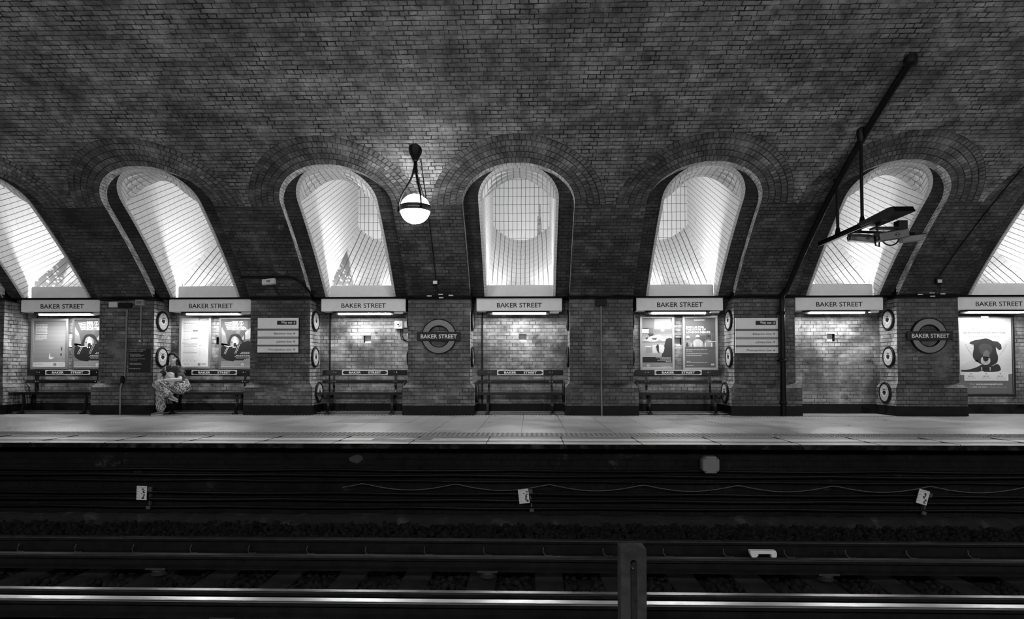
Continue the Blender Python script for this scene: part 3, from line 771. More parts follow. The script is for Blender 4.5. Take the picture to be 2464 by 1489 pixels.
# ------------------------------------------------------------------ posters
class Poster:
    def __init__(s, x0, x1, z0, z1, fw, framev, label, name='framed_poster', base=.5, y=YR, rough=.3):
        s.x0, s.z0, s.w, s.h = x0 - (x0 + x1) / 2, 0, x1 - x0, z1 - z0
        s.r = empty(name, ((x0 + x1) / 2, y, z0), 0, label, 'poster')
        f = MB(); W, H = s.w / 2, s.h; d = -.05
        for a in ((-W, W, 0, fw), (-W, W, H - fw, H), (-W, -W + fw, fw, H - fw), (W - fw, W, fw, H - fw)): f.box(a[0], a[1], d, 0, a[2], a[3], 0, .004)
        f.build('frame', gray(framev, .3, .6), s.r)
        s.fw = fw; s.mb = MB(); s.mats = []; s.y = d + .014
        s.mb.box(-W + fw * .5, W - fw * .5, s.y, 0, fw * .5, H - fw * .5, s.mi(base))
    def mi(s, v):
        m = ink(v)
        if m not in s.mats: s.mats.append(m)
        return s.mats.index(m)
    def P(s, u, v, l): return (-s.w / 2 + s.fw + u * (s.w - 2 * s.fw), s.y - l * .0007, s.fw + v * (s.h - 2 * s.fw))
    def poly(s, pts, g, l):
        if 7 <= len(pts) < 18:      # round the drawn outlines off
            for _ in range(2): pts = [q for a, b in zip(pts, pts[1:] + pts[:1]) for q in ((a[0] * .75 + b[0] * .25, a[1] * .75 + b[1] * .25), (a[0] * .25 + b[0] * .75, a[1] * .25 + b[1] * .75))]
        s.mb.face([s.P(u, v, l) for u, v in pts], s.mi(g))
    def rect(s, u0, u1, v0, v1, g, l=1): s.poly([(u0, v0), (u1, v0), (u1, v1), (u0, v1)], g, l)
    def disc(s, u, v, ru, rv, g, l, n=20, a0=0, a1=2 * math.pi): s.poly([(u + ru * math.cos(a0 + (a1 - a0) * k / n), v + rv * math.sin(a0 + (a1 - a0) * k / n)) for k in range(n + (0 if a1 - a0 > 6 else 1))], g, l)
    def line(s, pts, w, g, l):
        for (a, b), (c, d) in zip(pts[:-1], pts[1:]):
            dx, dy = (c - a) * s.w, (d - b) * s.h; q = math.hypot(dx, dy) or 1; nx, ny = -dy / q * w / s.w, dx / q * w / s.h
            s.poly([(a - nx, b - ny), (c - nx, d - ny), (c + nx, d + ny), (a + nx, b + ny)], g, l)
    def words(s, u0, u1, v, h, g, l=3, seed=0, dens=.85):      # lines too small to read in the photograph: broken strokes
        rd = random.Random(seed + int(v * 1000)); u = u0
        while u < u1 - .01:
            w = rd.uniform(.025, .075); e = min(u + w, u1)
            s.rect(u, e, v, v + h, g, l); u = e + .012
    def text(s, body, u, v, cap, width, g, l=3, align='LEFT', bold=0.0):
        p = s.P(u, v, l); fit_text(s.mb, body, cap, width, p[0], p[2], p[1], s.mi(g), align, bold)
    def roundel(s, u, v, r, g, bgv, l=3):
        k = s.w / s.h
        s.disc(u, v, r, r * k, g, l); s.disc(u, v, r * .62, r * .62 * k, bgv, l + 1); s.rect(u - r * 1.25, u + r * 1.25, v - r * .2 * k, v + r * .2 * k, g, l + 2)
    def finish(s): s.mb.build('sheet', s.mats, s.r); return s.r

# swan poster
p = Poster(-10.14, -9.36, .885, 1.94, .05, .35, 'grey framed poster of a small white swan on misty water, above the leftmost bench', base=.32)
for k in range(30):
    g = .2 + .05 * math.sin(k / 29 * math.pi * .9 + .6) + .012 * math.sin(k * 2.1) - .09 * max(0, k - 15) / 15; p.rect(0, 1, .1 + .9 * k / 30, .1 + .9 * (k + 1) / 30, max(.08, round(g, 3)), 1)
for k in range(11): p.words(.06, .42 if k != 10 else .3, .9 - k * .03 - (.02 if k > 6 else 0), .013, .6, 2, 5)
p.poly([(.48, .19), (.5, .165), (.56, .16), (.62, .185), (.66, .205), (.58, .205), (.545, .215), (.525, .23), (.53, .29), (.515, .3), (.5, .26), (.49, .22)], .72, 3)
p.rect(.5, .75, .148, .151, .18, 3); p.rect(.855, .895, .36, .43, .04, 3); p.rect(.865, .885, .34, .36, .06, 3); p.rect(.84, .89, .24, .285, .04, 3)
p.rect(0, 1, 0, .1, .62, 2); p.words(.04, .3, .05, .012, .25, 4); p.roundel(.68, .05, .045, .05, .62, 4)
for k in range(3): p.words(.77, .95, .07 - k * .02, .009, .35, 4, k)
p.finish()

def tie_poster(x0, x1, label, lit, seed):
    p = Poster(x0, x1, .885, 1.955, .045, .2, label, base=.1)
    p.rect(0, 1, .12, 1, .07, 1)
    p.poly([(0, .5), (.5, .45), (1, .62), (1, .12), (0, .12)], .13, 2)
    p.poly([(0, .86), (0, .45), (.22, .45), (.14, .7)], .16, 2); p.poly([(.14, .7), (0, .82), (0, .72), (.1, .66)], .3, 3)
    for k in range(5): p.poly([(.1 + k * .02, .93 - k * .032), (.34, .945 - k * .034), (.34, .925 - k * .034), (.12 + k * .02, .912 - k * .032)], .6, 3)
    p.poly([(.62, .55), (.8, .7), (1, .84), (1, .6)], .3, 3); p.poly([(.8, .72), (.9, .8), (.9, .73), (.82, .66)], .45, 4); p.disc(.83, .71, .035, .028, .6, 5); p.rect(.76, .8, .55, .73, .05, 4)
    # open holdall with bright lining
    p.poly([(0, .44), (.1, .46), (.22, .44), (.6, .47), (.75, .52), (1, .58), (1, .12), (0, .12)], .012, 4)
    p.poly([(.18, .44), (.28, .62), (.32, .68), (.5, .7), (.62, .67), (.68, .6), (.78, .5), (.7, .49), (.58, .62), (.4, .65), (.33, .58), (.3, .43)], .015, 5)
    p.poly([(.3, .44), (.32, .55), (.36, .62), (.45, .65), (.54, .62), (.6, .55), (.6, .49), (.45, .44)], .25, 6)
    p.disc(.46, .6, .035, .03, .75, 7); p.poly([(.4, .47), (.38, .56), (.45, .59), (.54, .56), (.55, .48)], .8, 7); p.poly([(.42, .42), (.41, .5), (.5, .51), (.52, .43)], .02, 8); p.disc(.36, .52, .02, .016, .02, 8)
    p.line([(.1, .45), (.22, .43), (.4, .44), (.55, .48)], .005, .75, 7)
    for a, b in (((.22, .43), (.1, .28)), ((.26, .43), (.14, .27)), ((.62, .47), (.5, .28)), ((.57, .47), (.46, .28))): p.line([a, b], .004, .6, 7)
    p.rect(.39, .42, .4, .43, .7, 8); p.rect(.45, .48, .4, .43, .7, 8)
    # speech box
    p.rect(.34, .88, .76, .97, lit, 9); p.rect(.5, .63, .7, .765, lit, 8)
    W = p.w - 2 * p.fw
    tc = .8
    p.text('SEE IT.', .365, .905, .052, .38 * W, tc, 10, bold=.028); p.text('SAY IT.', .365, .845, .052, .38 * W, tc, 10, bold=.028); p.text('SORTED.', .365, .785, .052, .48 * W, tc, 10, bold=.028)
    for k, (a, h) in enumerate(((.68, .014), (.65, .014), (.5, .012), (.46, .012), (.5, .012), (.78, .012), (.45, .012))): p.words(a, .97, .3 - k * .026 - (.012 if k > 1 else 0) - (.01 if k > 4 else 0), h, .38, 8, seed + k)
    p.rect(0, 1, 0, .12, .22, 9); p.roundel(.73, .05, .05, .55, .22, 10); p.words(.82, .98, .06, .01, .4, 10); p.words(.82, .96, .035, .008, .4, 10); p.words(.02, .45, .04, .008, .34, 10, 3); p.rect(0, 1, -.005, .008, .6, 10)
    return p.finish()
tie_poster(-9.27, -8.5, 'dark SEE IT SAY IT SORTED poster half hidden behind a pier', .09, 1)
tie_poster(-6.2, -5.49, 'dark SEE IT SAY IT SORTED poster right of the white timetable', .13, 2)

# timetable
p = Poster(-7.03, -6.37, .895, 1.985, .045, .4, 'white crumpled timetable poster behind the seated person', base=.66)
p.rect(.62, 1, .945, 1, .3, 2); p.words(.66, .9, .965, .014, .7, 4); p.words(.66, .76, .95, .01, .7, 4, 3)
p.words(.08, .3, .94, .01, .4, 2); p.words(.42, .6, .94, .01, .4, 2)
p.words(.07, .5, .88, .02, .3, 2, 1)
for k in range(4): p.words(.07, .46 - .02 * k, .845 - k * .027, .011, .28, 2, k)
for k in range(26):
    v = .72 - k * .023
    p.words(.08, .42 + (k % 3) * .05, v, .006, .42, 2, k)
for v, g in ((.73, .3), (.56, .35), (.42, .35), (.29, .25)): p.rect(.07, .58, v - .012, v + .006, g + .1, 3)
p.rect(.42, .6, .718, .75, .12, 4); p.rect(.34, .6, .575, .588, .02, 4); p.rect(.65, .73, .425, .432, .1, 4)
p.line([(.66, .61), (.66, .22)], .0015, .3, 3)
for k in range(16): p.words(.68, .76, .6 - k * .024, .005, .5, 3, k); p.words(.8, .92, .5 - k * .02, .005, .5, 3, k)
for k in range(4): p.disc(.07 + k * .14, .115, .012, .008, .02, 3); p.words(.1 + k * .14, .18 + k * .14, .112, .006, .4, 3)
p.words(.1, .3, .045, .01, .15, 3); p.roundel(.66, .045, .045, .03, .66, 3); p.words(.75, .92, .055, .01, .2, 3); p.words(.75, .9, .035, .008, .2, 3)
p.poly([(.02, .5), (.3, .47), (.6, .5), (.6, .44), (.3, .43), (.02, .46)], .5, 1)
p.finish()

# car-boot style poster at right of centre, left of pair
p = Poster(2.4, 3.09, .862, 1.965, .045, .3, 'dark framed SORTED poster with a crouching figure, left of the hard hat poster', base=.3)
for k in range(14): p.rect(0, 1, .5 + k * .036, .536 + k * .036, round(.2 + .08 * math.sin(k * .8), 2), 1)
p.rect(0, .4, .78, .99, .14, 2); p.rect(.23, .37, .6, .8, .1, 3); p.rect(0, .22, .7, .8, .5, 2)
p.rect(.42, .96, .78, .985, .3, 4); p.rect(.62, .74, .73, .785, .3, 4)
p.text('SORTED.', .46, .8, .05, .45 * (p.w - .09), .8, 5, bold=.028)
p.poly([(.8, .58), (.9, .6), (1, .59), (1, .13), (.62, .13), (.66, .3)], .03, 3); p.rect(0, 1, .11, .22, .012, 2)
p.disc(.29, .67, .1, .022, .05, 4); p.poly([(.23, .66), (.35, .66), (.33, .62), (.25, .62)], .06, 4)
p.poly([(0, .56), (.2, .58), (.22, .62), (.34, .64), (.56, .67), (.66, .64), (.8, .59), (.78, .55), (.7, .53), (.56, .58), (.5, .53), (.3, .52), (.1, .55)], .45, 5); p.poly([(.32, .6), (.5, .6), (.46, .56), (.36, .55)], .06, 6); p.poly([(.1, .6), (.2, .62), (.16, .56)], .04, 6)
p.line([(0, .555), (.42, .56)], .005, .8, 7)
p.poly([(.1, .48), (.6, .49), (.72, .47), (.75, .4), (.7, .3), (.55, .24), (.1, .27), (.08, .36)], .3, 5); p.poly([(.34, .46), (.6, .47), (.72, .45), (.74, .4), (.7, .31), (.34, .3)], .5, 6); p.rect(.12, .33, .3, .43, .22, 6); p.rect(.1, .3, .42, .44, .6, 7)
p.poly([(.5, .47), (.54, .48), (.56, .42), (.55, .33), (.6, .28), (.52, .31), (.47, .36), (.48, .4), (.44, .41), (.46, .38), (.43, .4)], .03, 8)
for k, a in enumerate((.45, .6, .5, .78)): p.words(a, .96, .2 - k * .025, .012, .4, 8, k)
p.rect(0, 1, 0, .11, .2, 3); p.roundel(.2, .05, .05, .45, .2, 4); p.rect(0, 1, 0, .012, .7, 5); p.words(.65, .95, .03, .01, .5, 5)
p.finish()

p = Poster(3.255, 3.955, .862, 1.965, .045, .3, 'framed poster JOIN US FOR THE STATE OF LONDON DEBATE with workers in hard hats', base=.1)
for k in range(10): p.rect(0, 1, .7 + k * .03, .73 + k * .03, round(.085 + k * .004, 3), 1)
W = p.w - 2 * p.fw
p.text('JOIN US FOR', .04, .80, .038, .6 * W, .75, 3, bold=.025); p.text('THE STATE OF', .04, .748, .038, .65 * W, .75, 3, bold=.025); p.text('LONDON DEBATE.', .04, .696, .038, .8 * W, .75, 3, bold=.025)
p.rect(.3, .65, .95, .962, .75, 3)
p.rect(0, .88, .42, .67, .14, 2); p.rect(.45, .68, .5, .65, .08, 3); p.rect(.7, .85, .42, .66, .05, 3)
for cx, top, sc, hat, vest in ((.42, .66, 1.0, .6, .36), (.1, .64, .95, .6, .2), (.77, .65, .85, .05, .26)):
    p.poly([(cx - .17 * sc, .42), (cx - .15 * sc, top - .12), (cx - .05, top - .085), (cx + .05, top - .085), (cx + .16 * sc, top - .13), (cx + .19 * sc, .42)], vest, 4)
    p.disc(cx, top - .05, .045, .038, .1, 5); p.disc(cx, top - .035, .065, .035, hat, 6, 16, 0, math.pi); p.rect(cx - .07, cx + .06, top - .04, top - .034, hat, 6)
    p.line([(cx - .1, top - .15), (cx - .1, .42)], .006, .78, 5); p.line([(cx + .1, top - .15), (cx + .1, .42)], .006, .78, 5)
p.poly([(.02, .43), (.06, .52), (.1, .5), (.12, .43)], .04, 7)
p.rect(.75, 1, .525, .535, .8, 8); p.rect(0, 1, .4, .425, .1, 7)
for k, b in enumerate((.72, .24, .75, .55)): p.words(.04, b, .36 - (0, .03, .08, .118)[k], .013, .35, 3, k)
for v, b in ((.13, .18), (.105, .75), (.05, .28)): p.words(.05, b, v, .009, .5, 3)
p.rect(.85, .95, .055, .09, .55, 3); p.rect(.895, .9, .055, .09, .2, 4); p.rect(0, 1, -.01, .006, .7, 3)
p.finish()

# dog poster
p = Poster(8.66, 9.80, .345, 1.955, .06, .03, 'large lit poster of a dark dog, Stress-free home vet visits, at the right edge', base=.4, name='framed_poster')
W = p.w - 2 * p.fw
f_ = MB(); f_.box(-.57 + .05, .57 - .05, -.054, -.04, .05, .056); f_.box(-.52, .52, -.054, -.04, 1.554, 1.56); f_.box(-.526, -.52, -.054, -.04, .05, 1.56); f_.box(.52, .526, -.054, -.04, .05, 1.56); f_.box(-.08, .06, -.058, -.05, 1.565, 1.6); f_.build('frame_bead', gray(.6, .3, .8), p.r)
for k in range(12): p.rect(0, 1, .24 + k * .063, .303 + k * .063, round(.5 - k * .012, 2), 1)
p.rect(0, 1, 0, .245, .12, 2); p.poly([(.88, .245), (1, .245), (1, .26), (.88, .25)], .12, 2)
p.text('PAWSQUAD', .34, .875, .036, .36 * W, .28, 3, bold=.0)
p.disc(.28, .885, .026, .02, .15, 3); p.disc(.28, .887, .017, .013, .62, 4); p.poly([(.27, .868), (.29, .868), (.28, .855)], .1, 4)
for k in range(5): a = math.pi * (.12 + .76 * k / 4); p.disc(.28 + .05 * math.cos(a), .893 + .03 * math.sin(a), .007, .005, .1, 4, 8)
p.text('Stress-free home vet visits', .08, .80, .038, .81 * W, .04, 3, bold=.012); p.text('Your pet will thank you', .17, .752, .034, .6 * W, .1, 3)
# wings
for sg, cx in ((-1, .28), (1, .74)):
    for a in ((.0, .0, .16, .12), (.03, -.02, .16, .04), (.06, -.05, .12, -.02)):
        p.line([(cx + sg * .17, .66), (cx + sg * (.12 - a[0]), .58 + a[1]), (cx + sg * .02, .50)], .0025, .25, 2)
    p.line([(cx + sg * .17, .66), (cx + sg * .08, .63), (cx, .64)], .0025, .25, 2); p.line([(cx + sg * .13, .61), (cx + sg * .02, .6)], .0025, .25, 2)
# dog: body, head, ears, muzzle
p.poly([(.02, .315), (.2, .35), (.34, .36), (.45, .39), (.62, .36), (.72, .4), (.78, .36), (.79, .28), (.02, .28)], .025, 3)
p.poly([(.02, .36), (.1, .4), (.24, .45), (.36, .47), (.44, .42), (.4, .37), (.25, .33), (.1, .31), (.02, .315)], .42, 4); p.poly([(.28, .43), (.36, .45), (.34, .42)], .08, 5)
p.poly([(.27, .45), (.25, .52), (.28, .6), (.27, .66), (.34, .71), (.45, .73), (.54, .735), (.64, .70), (.7, .68), (.7, .56), (.74, .5), (.73, .42), (.66, .38), (.55, .36), (.42, .38)], .022, 5)
p.poly([(.19, .665), (.22, .69), (.3, .71), (.4, .72), (.34, .65), (.26, .65)], .03, 6); p.poly([(.64, .7), (.74, .69), (.8, .65), (.81, .59), (.76, .575), (.68, .63)], .03, 6)
p.poly([(.36, .62), (.42, .66), (.52, .665), (.62, .64), (.64, .58), (.58, .5), (.42, .5)], .045, 6); p.poly([(.46, .55), (.52, .58), (.57, .55), (.57, .47), (.44, .47)], .1, 7)
for u in (.41, .58): p.disc(u, .6, .02, .012, .09, 7); p.disc(u, .6, .011, .008, .01, 8)
p.poly([(.4, .42), (.41, .47), (.44, .49), (.56, .49), (.59, .45), (.58, .4), (.5, .375), (.43, .39)], .33, 7); p.disc(.5, .455, .05, .03, .012, 8); p.line([(.5, .43), (.5, .41), (.43, .4)], .002, .05, 9); p.line([(.5, .41), (.57, .405)], .002, .05, 9)
p.rect(.4, .6, .31, .345, .015, 8); p.rect(.41, .425, .305, .35, .5, 9); p.rect(.57, .585, .305, .35, .5, 9)
p.poly([(.44, .3), (.5, .27), (.4, .27), (.36, .29)], .5, 6)
p.rect(.08, .92, .17, .285, .55, 9); p.poly([(.88, .17), (.92, .17), (.92, .28), (.9, .25)], .62, 10)
for u, in ((.21,), (.5,), (.77,)): p.disc(u, .262, .02, .01, .25, 10, 6); p.words(u - .06, u + .06, .225, .009, .18, 10); p.words(u - .09, u + .09, .2, .008, .35, 10, 2)
p.text('Visit', .18, .115, .032, .1 * W, .45, 4); p.text('www.pawsquad.com', .3, .115, .034, .51 * W, .66, 4, bold=.02)
p.text('or call', .11, .078, .022, .11 * W, .42, 4); p.text('0203 095 5360', .235, .078, .023, .27 * W, .6, 4, bold=.02); p.text('to book a home visit', .52, .078, .022, .37 * W, .4, 4)
p.rect(0, 1, -.008, .0, .65, 4)
p.finish()

# emergency notice
r = empty('emergency_notice', (-7.485, -.005, .82), 0, 'black emergency notice with white text on the pier left of the seated person', 'sign')
b = MB(); b.box(-.225, .225, -.015, 0, 0, .475, 0); b.box(-.22, .22, -.0165, -.014, .005, .47, 1); b.build('plate', [ink(.05), ink(.012)], r)
t = MB(); y = -.018
rows = [('To be used in an emergency', .44, .021), ('if you see fire or smoke', .41, .021), ('1 Operate the fire alarm', .355, .016), ('   the sound will be heard and the', .332, .016), ('   Fire Brigade will be called', .309, .016),
        ('2 Tell any staff member the location', .262, .016), ('   of fire or smoke', .239, .016), ('3 Follow instructions from', .175, .016), ('   staff or emergency services', .152, .016), ('Do not take any risks', .07, .019)]
for body, z, cap in rows: t.text(body, cap / .727 * .98, -.205, z, y, 0, 'LEFT', .01)
t.build('lettering', ink(.5), r)

# notices stuck between the posters
def paper(label, x, z, w, h, g, parts):
    b = MB(); b.face([(x - w, YR - .006, z - h), (x + w * .6, YR - .006, z - h * 1.02), (x + w, YR - .006, z - h * .7), (x + w, YR - .006, z + h), (x - w * .9, YR - .006, z + h)], 0)
    b.box(x - w, x + w, YR - .005, YR, z - h * .9, z + h, 0)
    for (a, c, d, e) in parts: b.box(x + a * w, x + c * w, YR - .0075, YR - .006, z + d * h, z + e * h, 1)
    tag(b.build('wall_notice', [ink(g), ink(.03)]), label, 'notice')
paper('pale plate fixed between the swan poster and the cut-off dark poster', -9.32, 1.475, .085, .13, .6, ((-.4, -.2, 0, .1), (.1, .2, -.8, .2), (.1, .8, .1, .2), (-.5, .6, .3, .36)))

# ------------------------------------------------------------------ pendant globe lamp
M['globe'] = emit('globe_glow', GLOBE_L)
M['band'] = gray(.12, .35, .8)
def globe_lamp(x, y, zc, mat, top):
    r = empty('globe_lamp', (x, y, zc)); R = .235
    b = MB(); prof = [(R * math.sin(math.pi * k / 20) + 1e-5, -R * math.cos(math.pi * k / 20)) for k in range(21)]; b.lathe(prof, (0, 0, 0), 36); b.build('glass_globe', mat, r)['label'] = 'glowing white glass globe'
    b = MB(); b.lathe([(R + .002, -.045), (R + .012, -.045), (R + .012, .05), (R - .002, .05)], (0, 0, 0), 40); b.build('band', M['band'], r)
    for a in (math.pi, -math.pi / 3, math.pi / 3):
        c, s = math.cos(a), math.sin(a); b = MB()
        pts = []
        P0, P1, P2, P3 = (R + .03, -.03), (R + .05, .25), (.03, .42), (.03, .64)
        for k in range(15):
            t = k / 14; q = [(1 - t) ** 3 * P0[j] + 3 * (1 - t) ** 2 * t * P1[j] + 3 * (1 - t) * t * t * P2[j] + t ** 3 * P3[j] for j in (0, 1)]
            pts.append((q[0] * c, q[0] * s, q[1]))
        b.tube(pts, .015, 8); b.lathe([(0, -.02), (.02, -.02), (.022, .01), (0, .02)], ((R + .028) * c, (R + .028) * s, -.03), 10)
        b.build('arm', M['black'], r)
    b = MB()
    for a in (0.4, 2.5, 4.6): b.tube([((R + .003) * math.sin(t) * math.cos(a), (R + .003) * math.sin(t) * math.sin(a), (R + .003) * math.cos(t)) for t in [math.pi / 2 + (math.pi / 2) * k / 8 * .98 for k in range(9)]], .006, 6)
    b.tube([((R + .003) * math.sin(t) * .9, -(R + .003) * math.sin(t) * .43, (R + .003) * math.cos(t)) for t in [math.pi / 2 * k / 8 * .98 for k in range(9)]], .006, 6); b.build('globe_strap', M['black'], r)
    h = top - zc
    b = MB(); b.lathe([(0, .55), (.035, .56), (.04, .62), (.028, .7), (.024, .78), (.024, h - .2), (.045, h - .17), (.10, h - .05), (.115, h + .06)], (0, 0, 0), 20); b.build('ceiling_rose', M['black'], r)
    return r
g = globe_lamp(-1.63, -2.45, 3.41, M['globe'], 4.36)
tag(g, 'glowing globe pendant on a forked black hanger above the left ring sign', 'lamp')
# other pendants of the same row, and added unseen near-platform globes as fill
M['globe_near_fill'] = emit('near_fill_glow', NEAR_FILL_L)
for x, y in ((-14.1, -2.45), (10.85, -2.45)):
    q = copy_tree(g); q.location = (x, y, 3.41); tag(q, 'globe pendant lamp of the far platform beyond the %s edge' % ('left' if x < 0 else 'right'), 'lamp')
gn = globe_lamp(-1.63, -14.75, 3.41, M['globe_near_fill'], 4.36); tag(gn, 'unseen fill globe lamp over the near platform behind the viewpoint', 'lamp')
for x in (-9.5, 6.6, 13.6):  # extra globes added to even out the light on the far wall
    q = copy_tree(gn); q.location = (x, -14.75, 3.41); tag(q, 'unseen fill globe lamp over the near platform, %s of the viewpoint' % ('left' if x < 0 else 'right' if x < 9 else 'far right'), 'lamp')
# ------------------------------------------------------------------ pipes, conduits, cables and small boxes
def one(name, mb, mats, label, cat, group=None):
    return tag(mb.build(name, mats), label, cat, group)
# big drainpipe: up the pier, then over the vault
dp = empty('drainpipe', (4.98, -.11, 0), 0, 'tall black drainpipe right of the right direction board, climbing over the vault', 'pipe')
b = MB(); pts = [(0, 0, 0), (0, 0, 2.18), (.005, -.01, 2.3)]
for k in range(26):
    z = 2.42 + (5.06 - 2.42) * k / 25; x, y, zz_ = vpt(5.03 + (z - 2.42) * .108, z, -.085); pts.append((x - 4.98, y + .11, zz_ - .03))
b.tube(pts, .05, 12); b.build('pipe', M['black'], dp)
for z in (.25, 1.05, 1.95): b = MB(); b.lathe([(.05, -.03), (.066, -.03), (.066, .03), (.05, .03)], (0, 0, z), 14); b.box(-.075, .075, .02, .105, z - .015, z + .015); b.build('collar', M['iron'], dp)
b = MB(); e = pts[-1]; b.lathe([(.0, .0), (.075, .0), (.085, .06), (.085, .2)], (e[0] + .01, e[1] + .02, e[2] - .04), 14); b.build('socket', M['iron'], dp)

def conduit(name, pts, r, label, cat='conduit', mat=None, smooth_=True): 
    b = MB(); b.tube(pts, r, 8); return one(name, b, mat or M['black'], label, cat)
conduit('conduit', [(1.55, -.105, .0), (1.55, -.105, .14), (1.545, -.105, .5), (1.555, -.03, .68), (1.555, -.03, 2.1)], .016, 'thin grey conduit up the pier just right of the middle alcove', mat=gray(.16, .5))
b = MB(); b.box(1.44, 1.66, -.05, 0, 2.1, 2.24, 0, .006); one('terminal_box', b, M['iron'], 'dark box at the top of the thin grey conduit right of the middle alcove', 'box')
cd = conduit('conduit', [(-7.80, -.105, 0), (-7.80, -.105, .52), (-7.79, -.06, .66), (-7.765, -.03, .80), (-7.75, -.028, 2.06)], .017, 'grey conduit on the pier left of the black emergency notice', mat=gray(.14, .5))
b = MB(); b.lathe([(.0, -.08), (.03, -.07), (.042, 0), (.03, .07), (0, .08)], (-7.79, -.065, .68), 12); one('conduit_joint', b, M['iron'], 'bulging black joint on the conduit left of the emergency notice', 'joint')
b = MB(); b.box(-8.08, -7.92, -.09, 0, 2.10, 2.205, 0, .005); b.box(-7.915, -7.66, -.06, 0, 2.1, 2.19, 1, .004); one('emergency_light', b, [gray(.5, .4), M['iron']], 'small white box with a dark bar, high above the emergency notice', 'box')
b = MB(); b.box(-7.56, -7.40, -.085, 0, 2.135, 2.25, 0, .006); b.box(-7.53, -7.43, -.09, -.08, 2.17, 2.22, 1); one('junction_box', b, [gray(.22, .5), gray(.12, .5)], 'grey box above the thin conduit on the pier by the emergency notice', 'box')
conduit('conduit', [(-7.475, -.02, 2.135), (-7.475, -.02, 1.52)], .011, 'thin short conduit dropping from the grey box above the emergency notice', mat=gray(.2, .5))
b = MB(); b.box(-7.515, -7.435, -.04, 0, 1.40, 1.49, 0, .005); b.box(-7.49, -7.46, -.046, -.04, 1.42, 1.46, 1); one('key_switch', b, [gray(.08, .4), gray(.6, .4)], 'tiny switch box just above the emergency notice', 'switch')
for x, lab in ((CX[2] - HW + .21, 'thin dark conduit down the brick alcove right of the left direction board'), (CX[3] - HW + .19, 'thin dark conduit down the left of the middle alcove'), (CX[0] - HW + .2, 'thin dark conduit in the leftmost alcove beside the swan poster')):
    conduit('conduit', [(x, YR - .015, .19), (x, YR - .015, 2.28)], .013, lab)
# help speaker in the alcove beside the left ring sign
hp = empty('wall_speaker', (-2.46, YR, 1.78), 0, 'small white box with a round dial, just left of the left ring sign', 'speaker')
b = MB(); b.box(-.11, .06, -.11, 0, -.075, .085, 0, .006); b.box(.06, .2, -.08, 0, -.05, .08, 0, .006); b.build('housing', gray(.4, .45), hp)
b = MB(); b.lathe([(.045, -.11), (.045, -.118), (.036, -.122), (.0, -.118)], (-.03, 0, .01), 20, 0, True, 'Y'); b.lathe([(.018, -.12), (.018, -.126), (0, -.126)], (-.03, 0, .01), 14, 1, True, 'Y'); b.build('dial', [gray(.5, .4), M['iron']], hp)
b = MB()
for dx in (.0, .035): b.tube([(dx, -.03, -.075), (dx, -.03, -.2), (dx + .03, -.02, -.29), (dx + .12, -.02, -.33)], .008, 6)
b.build('cable', M['black'], hp)
# arched conduit over the second pier
pts = [vpt(-5.32, 2.63, -.04)] + [vpt(x, 2.635, -.04) for x in (-5.2, -4.9, -4.6, -4.4)] + [vpt(-4.28, 2.6, -.04), vpt(-4.18, 2.53, -.04), vpt(-4.1, 2.42, -.04), vpt(-4.06, 2.33, -.04)]
conduit('conduit', pts, .022, 'thick black conduit bending over the pier of the left direction board')
b = MB()
rot = Matrix.Translation(Vector(vpt(-4.79, 2.55, -.09))) @ Euler((-.2, -.1, 0)).to_matrix().to_4x4()
bm = bmesh.new(); bmesh.ops.create_cube(bm, size=1, matrix=rot @ Matrix.Diagonal((.25, .07, .1, 1))); b.bm(bm, 0)
bm = bmesh.new(); bmesh.ops.create_cube(bm, size=1, matrix=rot @ Matrix.Translation((.0, -.037, 0)) @ Matrix.Diagonal((.07, .008, .035, 1))); b.bm(bm, 1)
b.tube([vpt(-4.76, 2.52, -.03), vpt(-4.72, 2.42, -.03), vpt(-4.7, 2.33, -.03)], .008, 6, 2)
one('wall_detector', b, [gray(.55, .4), gray(.15, .4), M['black']], 'small tilted white box above the left direction board', 'box')
# cables of the two pendants down to switch boxes
conduit('cable', [vpt(-1.565, 4.25, -.02)] + [vpt(-1.575 - .003 * k, 4.1 - k * .15, -.015) for k in range(11)], .007, 'thin black cable from the globe lamp hanger down the vault', 'cable')
conduit('cable', [vpt(8.15 - .031 * k, 4.6 - k * .165, -.015) for k in range(13)], .009, 'thin black cable running down the vault at the far right', 'cable')
for x, z, lab in ((-1.615, 2.53, 'small white switch box on the black cable above the left ring sign'), (7.79, 2.52, 'small white switch box on the black cable above the right ring sign')):
    q = empty('switch_box', vpt(x, z, -.02), 0, lab, 'box')
    b = MB(); b.box(-.055, .055, -.07, 0, -.05, .06, 0, .006); b.build('housing', M['iron'], q)
    b = MB(); b.box(-.04, .04, -.078, -.07, -.03, .03, 0, .002); b.build('cover', gray(.55, .4), q)
    b = MB()
    for d in (-.02, 0, .02): b.tube([(d, -.03, -.05), (d * 1.5, -.06, -.12), (d * 3, .06, -.2)], .006, 6)
    b.build('cable', M['black'], q)
